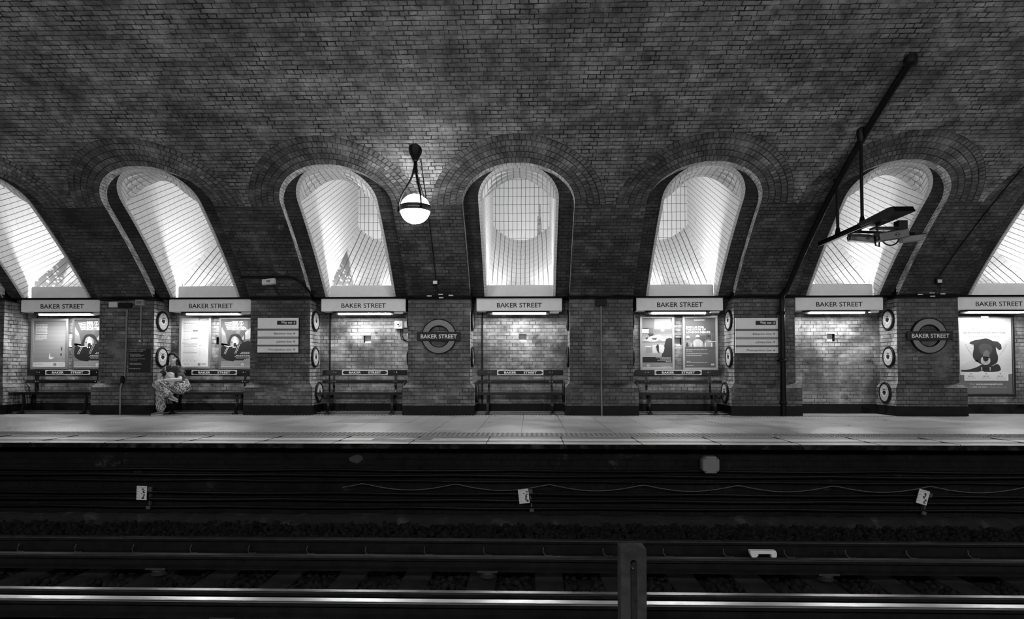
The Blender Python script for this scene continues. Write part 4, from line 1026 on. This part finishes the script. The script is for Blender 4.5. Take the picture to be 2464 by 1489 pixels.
# cable bundles along the spring of the vault, one stretch over each pier
pn = ['left edge pier', 'pier of the emergency notice', 'pier of the left direction board', 'pier of the left ring sign', 'pier with the thin grey conduit', 'pier of the drainpipe', 'pier of the right ring sign', 'pier beyond the right edge']
for i, (x0, x1) in enumerate(P_):
    b = MB()
    for k in range(6):
        zz0 = 2.255 + k * .017; yy = -.025 - (k % 3) * .02; w = random.uniform(-.01, .01)
        n = max(6, int((x1 - x0) / .2)); pts = [(x0 - .0, .3, zz0)] + [(x0 - .02, .08, zz0)] + [(x0 + (x1 - x0) * j / n, yy, zz0 + w * math.sin(j * 1.3 + k)) for j in range(n + 1)] + [(x1 + .02, .08, zz0), (x1, .3, zz0)]
        b.tube(pts, .011, 6)
    o = one('cable_bundle', b, M['black'], 'bundle of black cables along the top of the ' + pn[i], 'cable', 'cable bundles above the piers')
    if i in (3, 6):
        xc = (x0 + x1) / 2 + .02
        for dx, dz in ((-.2, .0), (.02, .03), (.22, .01), (.03, -.035)): c = MB(); c.box(xc + dx - .045, xc + dx + .045, -.1, -.085, 2.29 + dz, 2.312 + dz, 0, .002); c.build('cable_joint', gray(.5, .4), o)['label'] = 'small white joint'

# ------------------------------------------------------------------ camera bracket hung from the vault
br = empty('camera_bracket', (5.2, -2.3, 3.05), 0, 'black overhead bracket on two rods, hanging right of the drainpipe', 'bracket')
for y, zt_ in ((.38, 1.02), (-.4, 1.46)):
    b = MB(); b.tube([(0, y, .02), (0, y, zt_)], .024, 10); b.lathe([(.05, .02), (.036, .1), (.026, .14)], (0, y, 0), 12); b.lathe([(.03, -.18), (.055, -.1), (.06, .03)], (0, y, zt_), 12); b.build('rod', M['black'], br)
b = MB(); b.prism([(-1.36, -.0), (1.0, .0), (1.0, .025), (-1.2, .04), (-1.36, .03)], -.05, .13, 0, 'YZ'); b.prism([(-1.42, -.03), (-.5, -.035), (-.4, .03), (-1.25, .06), (-1.36, .05)], -.08, .2, 0, 'YZ'); b.box(-.05, -.035, -1.3, 1.0, -.05, .02); b.build('tray', M['black'], br)
b = MB(); b.tube([(-.02, -.1, -.03), (.95, -.1, -.06)], .022, 8); b.tube([(.1, -.62, 0), (.1, -.62, -.12)], .02, 8); b.box(.05, .5, -.65, -.5, -.1, -.07); b.box(.42, .55, -.62, -.48, -.13, .03)
b.box(.0, .12, -.14, -.02, -.06, .0); b.build('cross_arm', M['black'], br)
b = MB(); b.tube([(.2, -.5, -.05), (.12, -.5, -.2), (.14, -.5, -.32), (.19, -.5, -.34), (.2, -.5, -.2)], .012, 6)
b.tube([(.2 + .13 - .13 * math.cos(math.pi * k / 12), -.55, -.2 - .13 * math.sin(math.pi * k / 12)) for k in range(13)], .011, 6); b.build('cable_loop', M['black'], br)
M['cambody'] = gray(.2, .45); M['camdark'] = gray(.08, .4)
def cctv(loc, rot, Ln, W, H, body, label, tail=0):
    r = empty('cctv_camera', loc, 0, label, 'camera', 'cameras on the overhead bracket'); r.rotation_euler = rot
    b = MB(); b.box(-Ln / 2, Ln / 2, -W / 2, W / 2, -H / 2, H / 2, 0, .012); b.build('housing', body, r)
    b = MB(); b.box(-Ln / 2 - .05, Ln / 2 * .9, -W / 2 - .008, W / 2 + .008, H / 2, H / 2 + .008, 0); b.build('sunshield', M['black'], r)
    b = MB(); b.lathe([(H * .36, -Ln / 2 - .02), (H * .36, -Ln / 2 + .01), (0, -Ln / 2 + .01)], (0, 0, 0), 14, 0, True, 'X'); b.build('lens', ink(.01, .1), r)
    b = MB(); yy = -W / 2 - .0015
    def disc(rad, d, m, sx=1): b.face([(.04 + rad * sx * math.cos(2 * math.pi * k / 20), yy - d, rad * math.sin(2 * math.pi * k / 20)) for k in range(20)], m)
    disc(H * .26, 0, 0); disc(H * .17, .0008, 1); b.box(.04 - H * .36, .04 + H * .36, yy - .0016, yy - .001, -H * .07, H * .07, 0); b.build('roundel_sticker', [ink(.02), ink(.2)], r)
    return r
cctv((5.50, -2.12, 2.965), (0, .05, .12), .46, .12, .105, M['cambody'], 'grey camera under the overhead bracket, farther of the two with round stickers, pointing left')
cctv((5.52, -2.92, 2.85), (0, -.16, .05), .44, .13, .12, M['camdark'], 'darker camera hanging nearest under the overhead bracket, tilted, pointing left')
q = cctv((6.08, -2.42, 2.90), (0, .12, math.pi + .1), .34, .12, .09, M['cambody'], 'grey camera at the right end of the overhead bracket, pointing right')

# ------------------------------------------------------------------ things on the platform face
ZF = -4.62
def card(x, z, rot, label, seed):
    r = empty('marker_card', (x, ZF, z), 0, label, 'marker', 'white marker cards below the platform edge'); r.rotation_euler = (0, rot, 0)
    b = MB(); b.box(-.062, .062, -.09, -.08, -.085, .085); b.build('plate', ink(.5, .5), r)
    b = MB()
    for k in range(4): b.box(-.055, -.028, -.0915, -.0905, .055 - k * .036, .058 - k * .036)
    b.box(-.055, .05, -.0915, -.0905, .068, .070)
    rd = random.Random(seed)
    for k in range(9): a = rd.uniform(-.005, .03); z0 = .055 - k * .014; b.box(a, a + rd.uniform(.012, .03), -.0915, -.0905, z0 - .013, z0)
    b.build('printing', ink(.02), r)
    b = MB(); b.box(.062, .11, -.07, -.045, .02, .07); b.box(-.02, .11, -.08, -.05, .04, .05); b.box(.05, .1, -.07, -.05, -.2, -.16); b.box(.07, .085, -.05, 0, -.2, .07); b.build('bracket', gray(.04, .6), r)
    return r
card(-4.57, -.63, .02, 'white marker card below the platform edge, hanging straight, leftmost of the three', 1)
card(.105, -.645, -.12, 'white marker card below the platform edge, leaning left, near the middle', 2)
card(4.83, -.63, .28, 'white marker card below the platform edge, leaning right, rightmost of the three', 3)
jb = empty('junction_box', (2.34, ZF, -.26), 0, 'grey octagonal junction box under the platform lip', 'box')
b = MB(); o8 = [(-.06, -.1), (.06, -.1), (.1, -.06), (.1, .06), (.06, .1), (-.06, .1), (-.1, .06), (-.1, -.06)]; b.prism(o8, -.1, 0); b.build('housing', gray(.14, .5), jb)
b = MB(); b.prism([(a * .94, c * .94) for a, c in o8], -.112, -.1); b.build('lid', gray(.12, .5), jb)
for sx in (-1, 1):
    for sz in (-1, 1): b = MB(); b.lathe([(.0, -.118), (.006, -.116), (.007, -.11)], (sx * .065, 0, sz * .075), 8, 0, True, 'Y'); b.build('screw', M['iron'], jb)
b = MB(); rd = random.Random(5)
b.face([(-1.95 + .1 * math.cos(2 * math.pi * k / 9) * rd.uniform(.6, 1), ZF - .006, -.22 + .06 * math.sin(2 * math.pi * k / 9) * rd.uniform(.7, 1)) for k in range(9)]); b.box(-1.99, -1.91, ZF - .005, ZF, -.25, -.19)
one('worn_patch', b, gray(.02, .7), 'small pale chipped patch under the platform lip left of the middle', 'patch')
for k, (z, r_) in enumerate(((-.34, .018), (-.40, .022), (-.47, .016), (-.62, .02), (-.70, .024), (-.79, .018))):
    rd = random.Random(k); pts = []; x = -EXT
    while x <= EXT: pts.append((x, ZF - .04 - .01 * (k % 2), z - .012 * abs(math.sin(x * 1.4 + k)))); x += .25
    one('trackside_cable', MB().tube(pts, r_, 6), M['black'], 'black cable along the platform face, %s' % ['topmost of six', 'second from the top', 'third from the top', 'fourth from the top', 'fifth from the top', 'lowest of six'][k], 'cable', 'cables on the platform face')
pts = []; x = -2.1
while x <= 6.3:
    s = abs(math.sin((x + .72) / 1.13 * math.pi)); pts.append((x, ZF - .07, -.505 - .075 * s)); x += .06
one('sagging_cable', MB().tube(pts, .006, 6), gray(.06, .5), 'thin pale cable sagging in loops along the platform face behind the middle marker card', 'cable')
# rough mortar ledge at the foot of the platform face
lg = MB(); rd = random.Random(9); x = -EXT; prev = None
rows = []
while x <= EXT + .01:
    h = -.92 + rd.uniform(-.012, .012); dpt = ZF - .12 + rd.uniform(-.05, .03)
    rows.append([(x, ZF, h + .03), (x, ZF - .07, h + .01), (x, dpt, h - .05), (x, dpt - .1, -1.12)]); x += .12
for a, c in zip(rows[:-1], rows[1:]):
    for k in range(3): lg.face([a[k], c[k], c[k + 1], a[k + 1]], 0, None, False)
M['ledge'] = noisy('mortar_ledge', .002, .05, 3.2, .9, bump=1.0, p=(.55, .72), detail=10)
struct(lg.build('trim_6', M['ledge']))

# ------------------------------------------------------------------ track
ZR = -.842
M['railtop'] = noisy('polished_steel', .55, .7, 3, .36, bump=.02, metal=1.0); M['railside'] = noisy('rusty_rail_side', .003, .008, 8, .8)
M['rubbed'] = noisy('rubbed_steel', .13, .2, 5, .35, bump=.03, metal=1.0)
M['topdull'] = noisy('dull_steel', .06, .12, 5, .35, bump=.03, metal=1.0)
def rail(name, y, ztop, h, hw, top, label, cat='rail'):
    r = empty(name, (0, y, ztop - h), 0, label, cat)
    b = MB(); w = hw
    prof = [(-w, h - .003), (-w, h - .035), (-.01, h - .048), (-.01, .025), (-.07, .012), (-.07, 0), (.07, 0), (.07, .012), (.01, .025), (.01, h - .048), (w, h - .035), (w, h - .003)]
    b.prism([(a, c) for a, c in prof], -EXT, EXT, 0, 'YZ')
    b.build('web', M['railside'], r)
    b = MB(); b.prism([(-w - .0005, h - .012), (-w, h - .005), (-w + .008, h), (w - .008, h), (w, h - .005), (w + .0005, h - .012)], -EXT, EXT, 0, 'YZ'); 
    for k in range(len(b.f)): b.u[k] = b.u[k]
    b.build('running_face', top, r)
    return r
YA = -5.93
ra = rail('running_rail', YA, ZR, .159, .035, M['rubbed'], 'running rail farthest from view, nearest the platform, with hooked clips')
rb = rail('conductor_rail', YA - .75, ZR + .04, .12, .04, M['rubbed'], 'conductor rail in the middle of the track')
rc = rail('running_rail', YA - 1.57, ZR, .159, .035, M['rubbed'], 'running rail just behind the brightest rail')
rd_ = rail('conductor_rail', YA - 1.985, ZR + .075, .12, .042, M['railtop'], 'broad shiny conductor rail nearest the viewer')
X0 = -.85
clipm = gray(.035, .5, .6)
for r_ in (ra,):
    for k in range(-10, 11):
        x = X0 + k * .6; b = MB()
        b.tube([(x - .035, -.03, .085), (x - .04, -.05, .05), (x - .02, -.075, .022), (x + .02, -.085, .018), (x + .05, -.075, .022)], .007, 6); b.build('clip', clipm, r_)
for r_, ks, hh in ((rb, (-9, -4, 1, 6), .0), (rd_, (-7, -2, 3, 8), 0)):
    for k in ks:
        x = X0 + k * .6 + .05; b = MB(); b.lathe([(.05, -.07), (.075, -.06), (.06, -.03), (.075, -.02), (.05, .0)], (x, 0, 0), 14); b.box(x - .09, x + .09, -.08, .08, -.004, .012); b.build('insulator', gray(.02, .6), r_)
M['sleeper'] = noisy('sleeper_timber', .008, .02, 6, .8, bump=.5)
sl = MB(); sl.box(-.125, .125, -2.55, .35, -.13, 0, 0, .008)
s0 = None
for k in range(-11, 12):
    if s0 is None:
        s0 = sl.build('sleeper', M['sleeper']); o = s0
    else: o = s0.copy(); C.objects.link(o)
    o.location = (X0 + k * .6, YA, ZR - .16 - .005)
    tag(o, 'worn grey sleeper crossing under the rails, half sunk in ballast', 'sleeper', 'sleepers under the track')
# ballast
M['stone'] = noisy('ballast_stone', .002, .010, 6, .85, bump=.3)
base = []
for s in range(5):
    bm = bmesh.new(); bmesh.ops.create_icosphere(bm, subdivisions=1, radius=1)
    rd = random.Random(s)
    for v in bm.verts: v.co = v.co * rd.uniform(.7, 1.15)
    bm.verts.index_update(); base.append(([v.co.copy() for v in bm.verts], [tuple(v.index for v in f.verts) for f in bm.faces])); bm.free()
st = MB(); rd = random.Random(11)
def scatter(n, xa, xb, ya, yb, z, zr=.02, full=False):
    for _ in range(n):
        vs, fs = base[rd.randrange(5)]; s = rd.uniform(.02, .04); m = Euler((rd.uniform(0, 6), rd.uniform(0, 6), rd.uniform(0, 6))).to_matrix()
        x, y = rd.uniform(xa, xb), rd.uniform(ya, yb); k = (x - X0 + .3) % .6 - .3
        zz_ = z + rd.uniform(-zr, zr) - (.045 if abs(k) < .14 and not full else 0)
        if abs(k) < .12 and not full and rd.random() < .7: continue
        i = len(st.v); st.v += [tuple(m @ (v * s) + Vector((x, y, zz_))) for v in vs]
        for f in fs: st.f.append(tuple(j + i for j in f)); st.m.append(0); st.s.append(False); st.u.append([(0, 0)] * 3)
scatter(9000, -7, 7.5, -5.8, -4.72, -1.0, .03, True); scatter(2600, -6, 6.2, -6.6, -6.0, -1.02); scatter(3200, -5.5, 5.6, -7.4, -6.72, -1.02); scatter(1800, -4.5, 4.6, -8.9, -7.95, -1.05)
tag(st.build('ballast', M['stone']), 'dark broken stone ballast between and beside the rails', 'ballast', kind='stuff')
fb = bpy.data.objects['floor_track_bed']; fb.location.z = .07
# white bracket on the far rail
wb_ = MB(); y = YA - .12
wb_.prism([(-.13, .03), (-.125, .0), (-.11, -.035), (-.075, -.04), (-.05, -.015), (-.05, .0), (.075, .0), (.085, -.04), (.12, -.04), (.13, -.02), (.13, .01), (.12, .03)], y - .03, y + .03)
tag(wb_.build('track_bracket', gray(.6, .5), loc=(2.47, 0, -.93)), 'white notched bracket clamped beside the far running rail', 'bracket')
wb_ = MB(); wb_.tube([(2.5, y, -.97), (2.53, y - .02, -1.03)], .008, 6); wb_.box(3.2, 3.25, y - .02, y, -.93, -.89); wb_.build('t', M['railside']).name = 'bracket_foot'
bf = bpy.data.objects['bracket_foot']; bf.parent = bpy.data.objects['track_bracket']; bf.location = (-2.47, 0, .93)
# concrete post in the six-foot way
po = empty('concrete_post', (.81, -8.5, -1.1), 0, 'square concrete post with pointed top and slot in front of the rails', 'post')
b = MB(); W = .078; H = .885; D = .075
def strip(x0, x1, z0, z1, y): b.face([(x0, y, z0), (x1, y, z0), (x1, y, z1), (x0, y, z1)])
sw, st0, st1 = .02, .1, .80
strip(-W, -sw, 0, H, -D); strip(sw, W, 0, H, -D); strip(-sw, sw, 0, st0, -D)
n = 10; top = [(sw * math.cos(math.pi * k / n), st1 + sw * math.sin(math.pi * k / n)) for k in range(n + 1)]
for (xa, za), (xb, zb) in zip(top[:-1], top[1:]): b.face([(xb, -D, zb), (xa, -D, za), (xa, -D, H), (xb, -D, H)])
b.face([(-sw, -D, st0), (-sw, -D + .03, st0), (-sw, -D + .03, st1), (-sw, -D, st1)]); b.face([(sw, -D, st0), (sw, -D + .03, st0), (sw, -D + .03, st1), (sw, -D, st1)])
for (xa, za), (xb, zb) in zip(top[:-1], top[1:]): b.face([(xa, -D, za), (xb, -D, zb), (xb, -D + .03, zb), (xa, -D + .03, za)])
b.face([(-sw, -D + .03, st0)] + [(sw, -D + .03, st0)] + [(x, -D + .03, z) for x, z in top])
for q in (((-W, -D), (-W, D)), ((W, D), (W, -D)), ((W, D), (-W, D))): b.face([(q[0][0], q[0][1], 0), (q[1][0], q[1][1], 0), (q[1][0], q[1][1], H), (q[0][0], q[0][1], H)])
for q in (((-W, -D), (W, -D)), ((W, -D), (W, D)), ((W, D), (-W, D)), ((-W, D), (-W, -D))): b.face([(q[0][0], q[0][1], H), (q[1][0], q[1][1], H), (0, 0, H + .022)])
M['post'] = noisy('post_concrete', .02, .045, 10, .85, bump=.6); b.build('shaft', M['post'], po)
b = MB(); b.lathe([(0, -.012), (.008, -.008), (.009, 0)], (0, -D + .03, .76), 10, 0, True, 'Y'); b.build('bolt', gray(.2, .4, .8), po)
# ------------------------------------------------------------------ seated person
def blob(mb, pts, rs, n=14):
    """tapered limb with rounded joints"""
    pts = [Vector(p) for p in pts]
    for (a, ra), (c, rc) in zip(zip(pts[:-1], rs[:-1]), zip(pts[1:], rs[1:])):
        mb.tube([a + (c - a) * k / 4 for k in range(5)], [ra + (rc - ra) * k / 4 for k in range(5)], n)
    for p, r in zip(pts, rs):
        bm = bmesh.new(); bmesh.ops.create_uvsphere(bm, u_segments=n, v_segments=10, radius=r); mb.bm(bm, 0, True, Matrix.Translation(p))
def ell(mb, c, r, rot=(0, 0, 0), seg=20):
    bm = bmesh.new(); bmesh.ops.create_uvsphere(bm, u_segments=seg, v_segments=14, radius=1)
    mb.bm(bm, 0, True, Matrix.Translation(c) @ Euler(rot).to_matrix().to_4x4() @ Matrix.Diagonal((r[0], r[1], r[2], 1)))
def skin(mb, name, mat, parent, voxel, smooth=4, wave=None):
    o = mb.build(name + '_raw', mat)
    m = o.modifiers.new('r', 'REMESH'); m.mode = 'VOXEL'; m.voxel_size = voxel; m.use_smooth_shade = True
    s = o.modifiers.new('s', 'SMOOTH'); s.iterations = smooth; s.factor = .5
    dg = bpy.context.evaluated_depsgraph_get(); dg.update()
    me = bpy.data.meshes.new_from_object(o.evaluated_get(dg)); bpy.data.objects.remove(o)
    me.name = name; me.materials.clear(); me.materials.append(mat)
    if wave:
        for v in me.vertices:
            d = wave(v.co); v.co = v.co + v.normal * d
    r = bpy.data.objects.new(name, me); C.objects.link(r); r.parent = parent
    return r
def skin_mat():
    m, t, b = nt('skin'); b.inputs['Base Color'].default_value = (.5, .5, .5, 1); b.inputs['Roughness'].default_value = .5
    b.inputs['Subsurface Weight'].default_value = .1; return m
def pattern_mat():
    m, t, b = nt('patterned_cloth'); tc = N(t, 'ShaderNodeTexCoord')
    n = noise(t, tc.outputs['Object'], 9, 3)
    mp = N(t, 'ShaderNodeVectorMath', operation='ADD'); sc = N(t, 'ShaderNodeVectorMath', operation='SCALE'); L(t, n.outputs['Color'], sc.inputs[0]); sc.inputs['Scale'].default_value = .12
    L(t, tc.outputs['Object'], mp.inputs[0]); L(t, sc.outputs[0], mp.inputs[1])
    v = N(t, 'ShaderNodeTexVoronoi'); v.feature = 'DISTANCE_TO_EDGE'; v.inputs['Scale'].default_value = 38; L(t, mp.outputs[0], v.inputs['Vector'])
    v2 = noise(t, mp.outputs[0], 40, 2)
    a = ramp(t, v.outputs['Distance'], .06, .11); c = ramp(t, v2.outputs[0], .44, .5)
    L(t, ramp(t, mth(t, 'MULTIPLY', a, c), 0, 1, .05, .6), b.inputs['Base Color']); b.inputs['Roughness'].default_value = .8
    return m
pr = empty('person', (-6.85, .1, 0), 0, 'person in dark T-shirt and patterned trousers sitting cross-legged at a bench end, hugging a backpack', 'person')
off = Vector((6.85, -.1, 0))
def W_(*p): return [Vector(q) + off for q in p]
SKIN, TEE, PAT = skin_mat(), noisy('dark_cotton', .03, .06, 9, .85, bump=.2), pattern_mat()
pel, waist, chest, neck, head = (-6.72, .17, .52), (-6.76, .15, .66), (-6.82, .10, .81), (-6.84, .045, .955), (-6.83, -.01, 1.095)
shF, elF, wrF = (-6.665, -.0, .875), (-6.60, -.16, .685), (-6.87, -.30, .675)
shB, elB, wrB = (-6.985, .12, .885), (-7.09, -.02, .75), (-6.97, -.24, .665)
hipF, hipB = (-6.68, .09, .50), (-6.76, .22, .50)
knS, anS = (-6.95, -.20, .495), (-6.945, -.19, .085)
knC, anC = (-6.985, -.26, .60), (-6.70, -.31, .375)
b = MB()
blob(b, W_(pel, waist, chest), [.12, .105, .115]); blob(b, W_(chest, (-6.835, .07, .885), neck), [.10, .07, .046]); blob(b, W_(neck, (-6.835, .01, 1.02)), [.046, .044])
blob(b, W_(shF, shB), [.052, .052])
blob(b, W_(shF, elF, wrF), [.05, .039, .026]); blob(b, W_(shB, elB, wrB), [.05, .039, .026])
blob(b, W_(hipF, knC, anC), [.095, .062, .042]); blob(b, W_(hipB, knS, anS), [.095, .062, .042])
# head: cranium, jaw, chin, nose, brow, lips, ears; turned toward the viewer and slightly left
H = Vector(head) + off; hr = Euler((.1, -.05, .33)); hm = hr.to_matrix()
def hp_(x, y, z): return H + hm @ Vector((x, y, z))
ell(b, hp_(0, .012, .025), (.076, .092, .088), hr); ell(b, hp_(0, -.018, -.035), (.058, .066, .066), hr); ell(b, hp_(0, -.05, -.085), (.026, .024, .02), hr)
ell(b, hp_(0, -.088, -.018), (.0125, .017, .014), hr); blob(b, [hp_(0, -.078, .012), hp_(0, -.09, -.016)], [.007, .009], 8)
for sx in (-1, 1):
    ell(b, hp_(sx * .034, -.05, -.026), (.024, .024, .024), hr); ell(b, hp_(sx * .03, -.072, .024), (.022, .01, .007), hr); ell(b, hp_(sx * .079, .005, -.008), (.01, .017, .028), hr)
    ell(b, hp_(sx * .011, -.088, -.022), (.007, .008, .006), hr, 10)
ell(b, hp_(0, -.08, -.047), (.022, .01, .005), hr, 12); ell(b, hp_(0, -.079, -.057), (.018, .01, .006), hr, 12)
# hands: palm, four unequal bent fingers, thumb from the side of the palm
def hand(wr, d, up, spread, curl, sgn):
    wr = Vector(wr) + off; d = Vector(d).normalized(); up = Vector(up).normalized(); sd = d.cross(up).normalized() * sgn
    pc = wr + d * .045; bm = bmesh.new(); bmesh.ops.create_uvsphere(bm, u_segments=14, v_segments=10, radius=1)
    mt = Matrix((sd, d, up)).transposed().to_4x4(); b.bm(bm, 0, True, Matrix.Translation(pc) @ mt @ Matrix.Diagonal((.037, .05, .016, 1)))
    for k, ln in enumerate((.066, .074, .07, .056)):
        o = wr + d * .08 + sd * (-.028 + k * .0187); f = (d + sd * (k - 1.5) * spread).normalized(); p = [o]
        for j, seg in enumerate((.45, .32, .23)):
            a = curl * (j + .6); p.append(p[-1] + (f * math.cos(a) - up * math.sin(a)) * ln * seg)
        blob(b, p, [.0088, .0083, .0077, .0068], 8)
    o = wr + d * .022 - sd * .03; t = (d * .7 - sd * .7 - up * .25).normalized(); blob(b, [o, o + t * .03, o + t * .03 + (d * .9 - sd * .2 - up * .3).normalized() * .028], [.0125, .0105, .0085], 8)
hand(wrF, (-.95, -.1, -.1), (-.05, -.35, .93), .12, .42, 1)
hand(wrB, (.25, -.8, -.35), (.1, -.3, .95), .12, .45, -1)
body = skin(b, 'body', SKIN, pr, .0052, 2)
# eyes, brows, lips
e = MB()
for sx in (-1, 1):
    ell(e, hp_(sx * .030, -.0805, .006), (.0125, .005, .0055), hr, 12)
e.build('eyes', ink(.6, .2), pr)
e = MB()
for sx in (-1, 1): ell(e, hp_(sx * .030, -.0850, .006), (.0052, .0018, .0052), hr, 10); blob(e, [hp_(sx * .014, -.084, .0265), hp_(sx * .032, -.082, .030), hp_(sx * .05, -.068, .024)], [.0022, .003, .0018], 6); blob(e, [hp_(sx * .018, -.0835, .0125), hp_(sx * .030, -.084, .0145), hp_(sx * .043, -.077, .011)], [.0014, .0018, .0014], 6)
e.build('brows_and_pupils', ink(.01, .3), pr)
e = MB(); ell(e, hp_(0, -.0885, -.049), (.018, .0035, .0028), hr, 12); ell(e, hp_(0, -.087, -.0555), (.014, .0035, .0034), hr, 12); e.build('lips', ink(.2, .35), pr)
# hair: parted cap, falling behind the shoulders
e = MB()
ell(e, hp_(0, .028, .034), (.084, .088, .086), hr); ell(e, hp_(-.055, -.022, .03), (.034, .056, .072), hr); ell(e, hp_(.05, -.01, .055), (.036, .058, .05), hr); ell(e, hp_(0, -.03, .095), (.06, .05, .028), hr)
for sx, dx in ((-1, -.012), (1, .014)):
    blob(e, [hp_(sx * .07, .015, .03), hp_(sx * .085 + dx, .025, -.05), hp_(sx * .095 + dx, .035, -.12), hp_(sx * .10 + dx * 2, .05, -.16 if sx > 0 else -.11)], [.03, .027, .024, .014], 10)
blob(e, [hp_(0, .08, .02), hp_(0, .10, -.08), hp_(.02, .11, -.18)], [.07, .065, .045], 12)
hair = skin(e, 'hair_raw2', noisy('dark_hair', .008, .02, 60, .35, bump=.5), pr, .007, 1, lambda c: .0022 * math.sin(c.x * 420 + c.z * 90)); hair.name = 'hair'
# cut the hair clear of the face
bm = bmesh.new(); bm.from_mesh(hair.data); inv = hm.inverted()
kill = [v for v in bm.verts if (lambda q: q.y < -.035 and -.1 < q.z < .056 + .5 * (q.x + .02) * (1 if q.x < 0 else -.5) and abs(q.x) < .062)(inv @ (v.co - H))]
bmesh.ops.delete(bm, geom=kill, context='VERTS'); bm.to_mesh(hair.data); bm.free()
# T-shirt
b = MB(); blob(b, W_(pel, waist, chest), [.136, .122, .131]); blob(b, W_(chest, (-6.83, .075, .885)), [.118, .088]); blob(b, W_(shF, shB), [.066, .064])
mid = lambda a, c, f: tuple(a[k] + (c[k] - a[k]) * f for k in range(3))
blob(b, W_(shF, mid(shF, elF, .62)), [.066, .06]); blob(b, W_(shB, mid(shB, elB, .6)), [.066, .06])
skin(b, 't_shirt', TEE, pr, .008, 3, lambda c: .006 * math.sin(c.z * 95 + c.x * 40) * math.sin(c.x * 30 + 1) + .003 * math.sin(c.z * 210 - c.y * 60))
# trousers, wide legged
b = MB(); blob(b, W_(pel, (-6.73, .17, .60)), [.145, .132]); blob(b, W_(hipF, knC), [.118, .082]); blob(b, W_(hipB, knS), [.118, .086])
blob(b, W_(knS, mid(knS, anS, .5), mid(knS, anS, .84)), [.086, .082, .086]); blob(b, W_(knC, mid(knC, anC, .45), mid(knC, anC, .78)), [.082, .072, .07])
skin(b, 'trousers', PAT, pr, .008, 2, lambda c: .006 * math.sin(c.z * 60 + c.x * 70) + .003 * math.sin(c.y * 120))
# shoes
M['sole'] = gray(.6, .6); M['shoe'] = noisy('shoe_canvas', .08, .2, 30, .7)
def shoe(heel, toe, up):
    heel, toe = Vector(heel) + off, Vector(toe) + off; d = (toe - heel).normalized(); up = Vector(up); up = (up - d * up.dot(d)).normalized(); sd = d.cross(up)
    e = MB(); mt = Matrix((sd, d, up)).transposed().to_4x4(); L_ = (toe - heel).length
    for f, w, h, z in ((.12, .034, .036, .035), (.35, .034, .036, .04), (.6, .042, .028, .028), (.82, .04, .02, .022)):
        bm = bmesh.new(); bmesh.ops.create_uvsphere(bm, u_segments=14, v_segments=10, radius=1); e.bm(bm, 0, True, Matrix.Translation(heel + d * L_ * f + up * z) @ mt @ Matrix.Diagonal((w, L_ * .25, h, 1)))
    blob(e, [heel + d * L_ * .2 + up * .04, heel + d * L_ * .17 + up * .085], [.036, .038], 12)
    o = skin(e, 'shoe', M['shoe'], pr, .006, 2)
    s = MB(); n = 20; poly = []
    for k in range(n):
        a = 2 * math.pi * k / n; yy = math.cos(a); w = .042 if yy > 0 else .035; poly.append((w * math.sin(a), L_ * (.5 + .53 * yy)))
    lo = [heel + sd * x + d * y - up * .002 for x, y in poly]; hi = [q + up * .02 for q in lo]
    s.add([q[:] for q in lo + hi], [tuple(range(n)), tuple(reversed(range(n, 2 * n)))] + [(i, (i + 1) % n, n + (i + 1) % n, n + i) for i in range(n)])
    s.build('sole', M['sole'], o)
shoe((-6.93, -.15, .004), (-7.02, -.37, .004), (0, 0, 1))
shoe((-6.715, -.335, .335), (-6.50, -.42, .275), (.25, -.1, 1))
# a thin bracelet
b = MB(); w = Vector(wrF) + off; d = (Vector(wrF) - Vector(elF)).normalized(); a1 = d.cross(Vector((0, 0, 1))).normalized(); a2 = d.cross(a1)
b.tube([w - d * .03 + (a1 * math.cos(2 * math.pi * k / 18) + a2 * math.sin(2 * math.pi * k / 18)) * .031 for k in range(19)], .003, 6); b.build('bracelet', ink(.02), pr)
# backpack on the lap
bp_ = empty('backpack', (-6.83, -.08, .56), 0, 'pale backpack held on the lap of the seated person', 'backpack')
b = MB(); ell(b, (-.005, -.005, .12), (.105, .075, .15), (.2, .1, .2)); ell(b, (.02, -.05, .06), (.085, .05, .09), (.2, .1, .2)); ell(b, (-.01, .0, .21), (.085, .065, .06), (.1, 0, 0))
skin(b, 'bag', noisy('pale_canvas', .4, .55, 8, .75, bump=.3), bp_, .008, 2, lambda c: .004 * math.sin(c.z * 70 + c.x * 50))
b = MB(); b.tube([(-.075, -.04, .24), (-.05, -.07, .30), (-.0, -.07, .315), (.05, -.07, .28)], .012, 8, flat=.5); b.build('handle', ink(.02), bp_)
b = MB(); b.tube([(-.08, -.06, .30), (-.02, -.075, .25), (.06, -.09, .24)], .01, 8, flat=.4); b.tube([(-.12, .03, .37), (-.08, -.05, .33), (-.03, -.08, .26)], .009, 8, flat=.4); b.build('strap', gray(.5, .6), bp_)
b = MB()
for k in range(5): b.tube([(-.115 - .004 * k, -.045, .19 - k * .028), (-.07, -.085, .18 - k * .028)], .008, 6)
b.build('lacing', ink(.02), bp_)
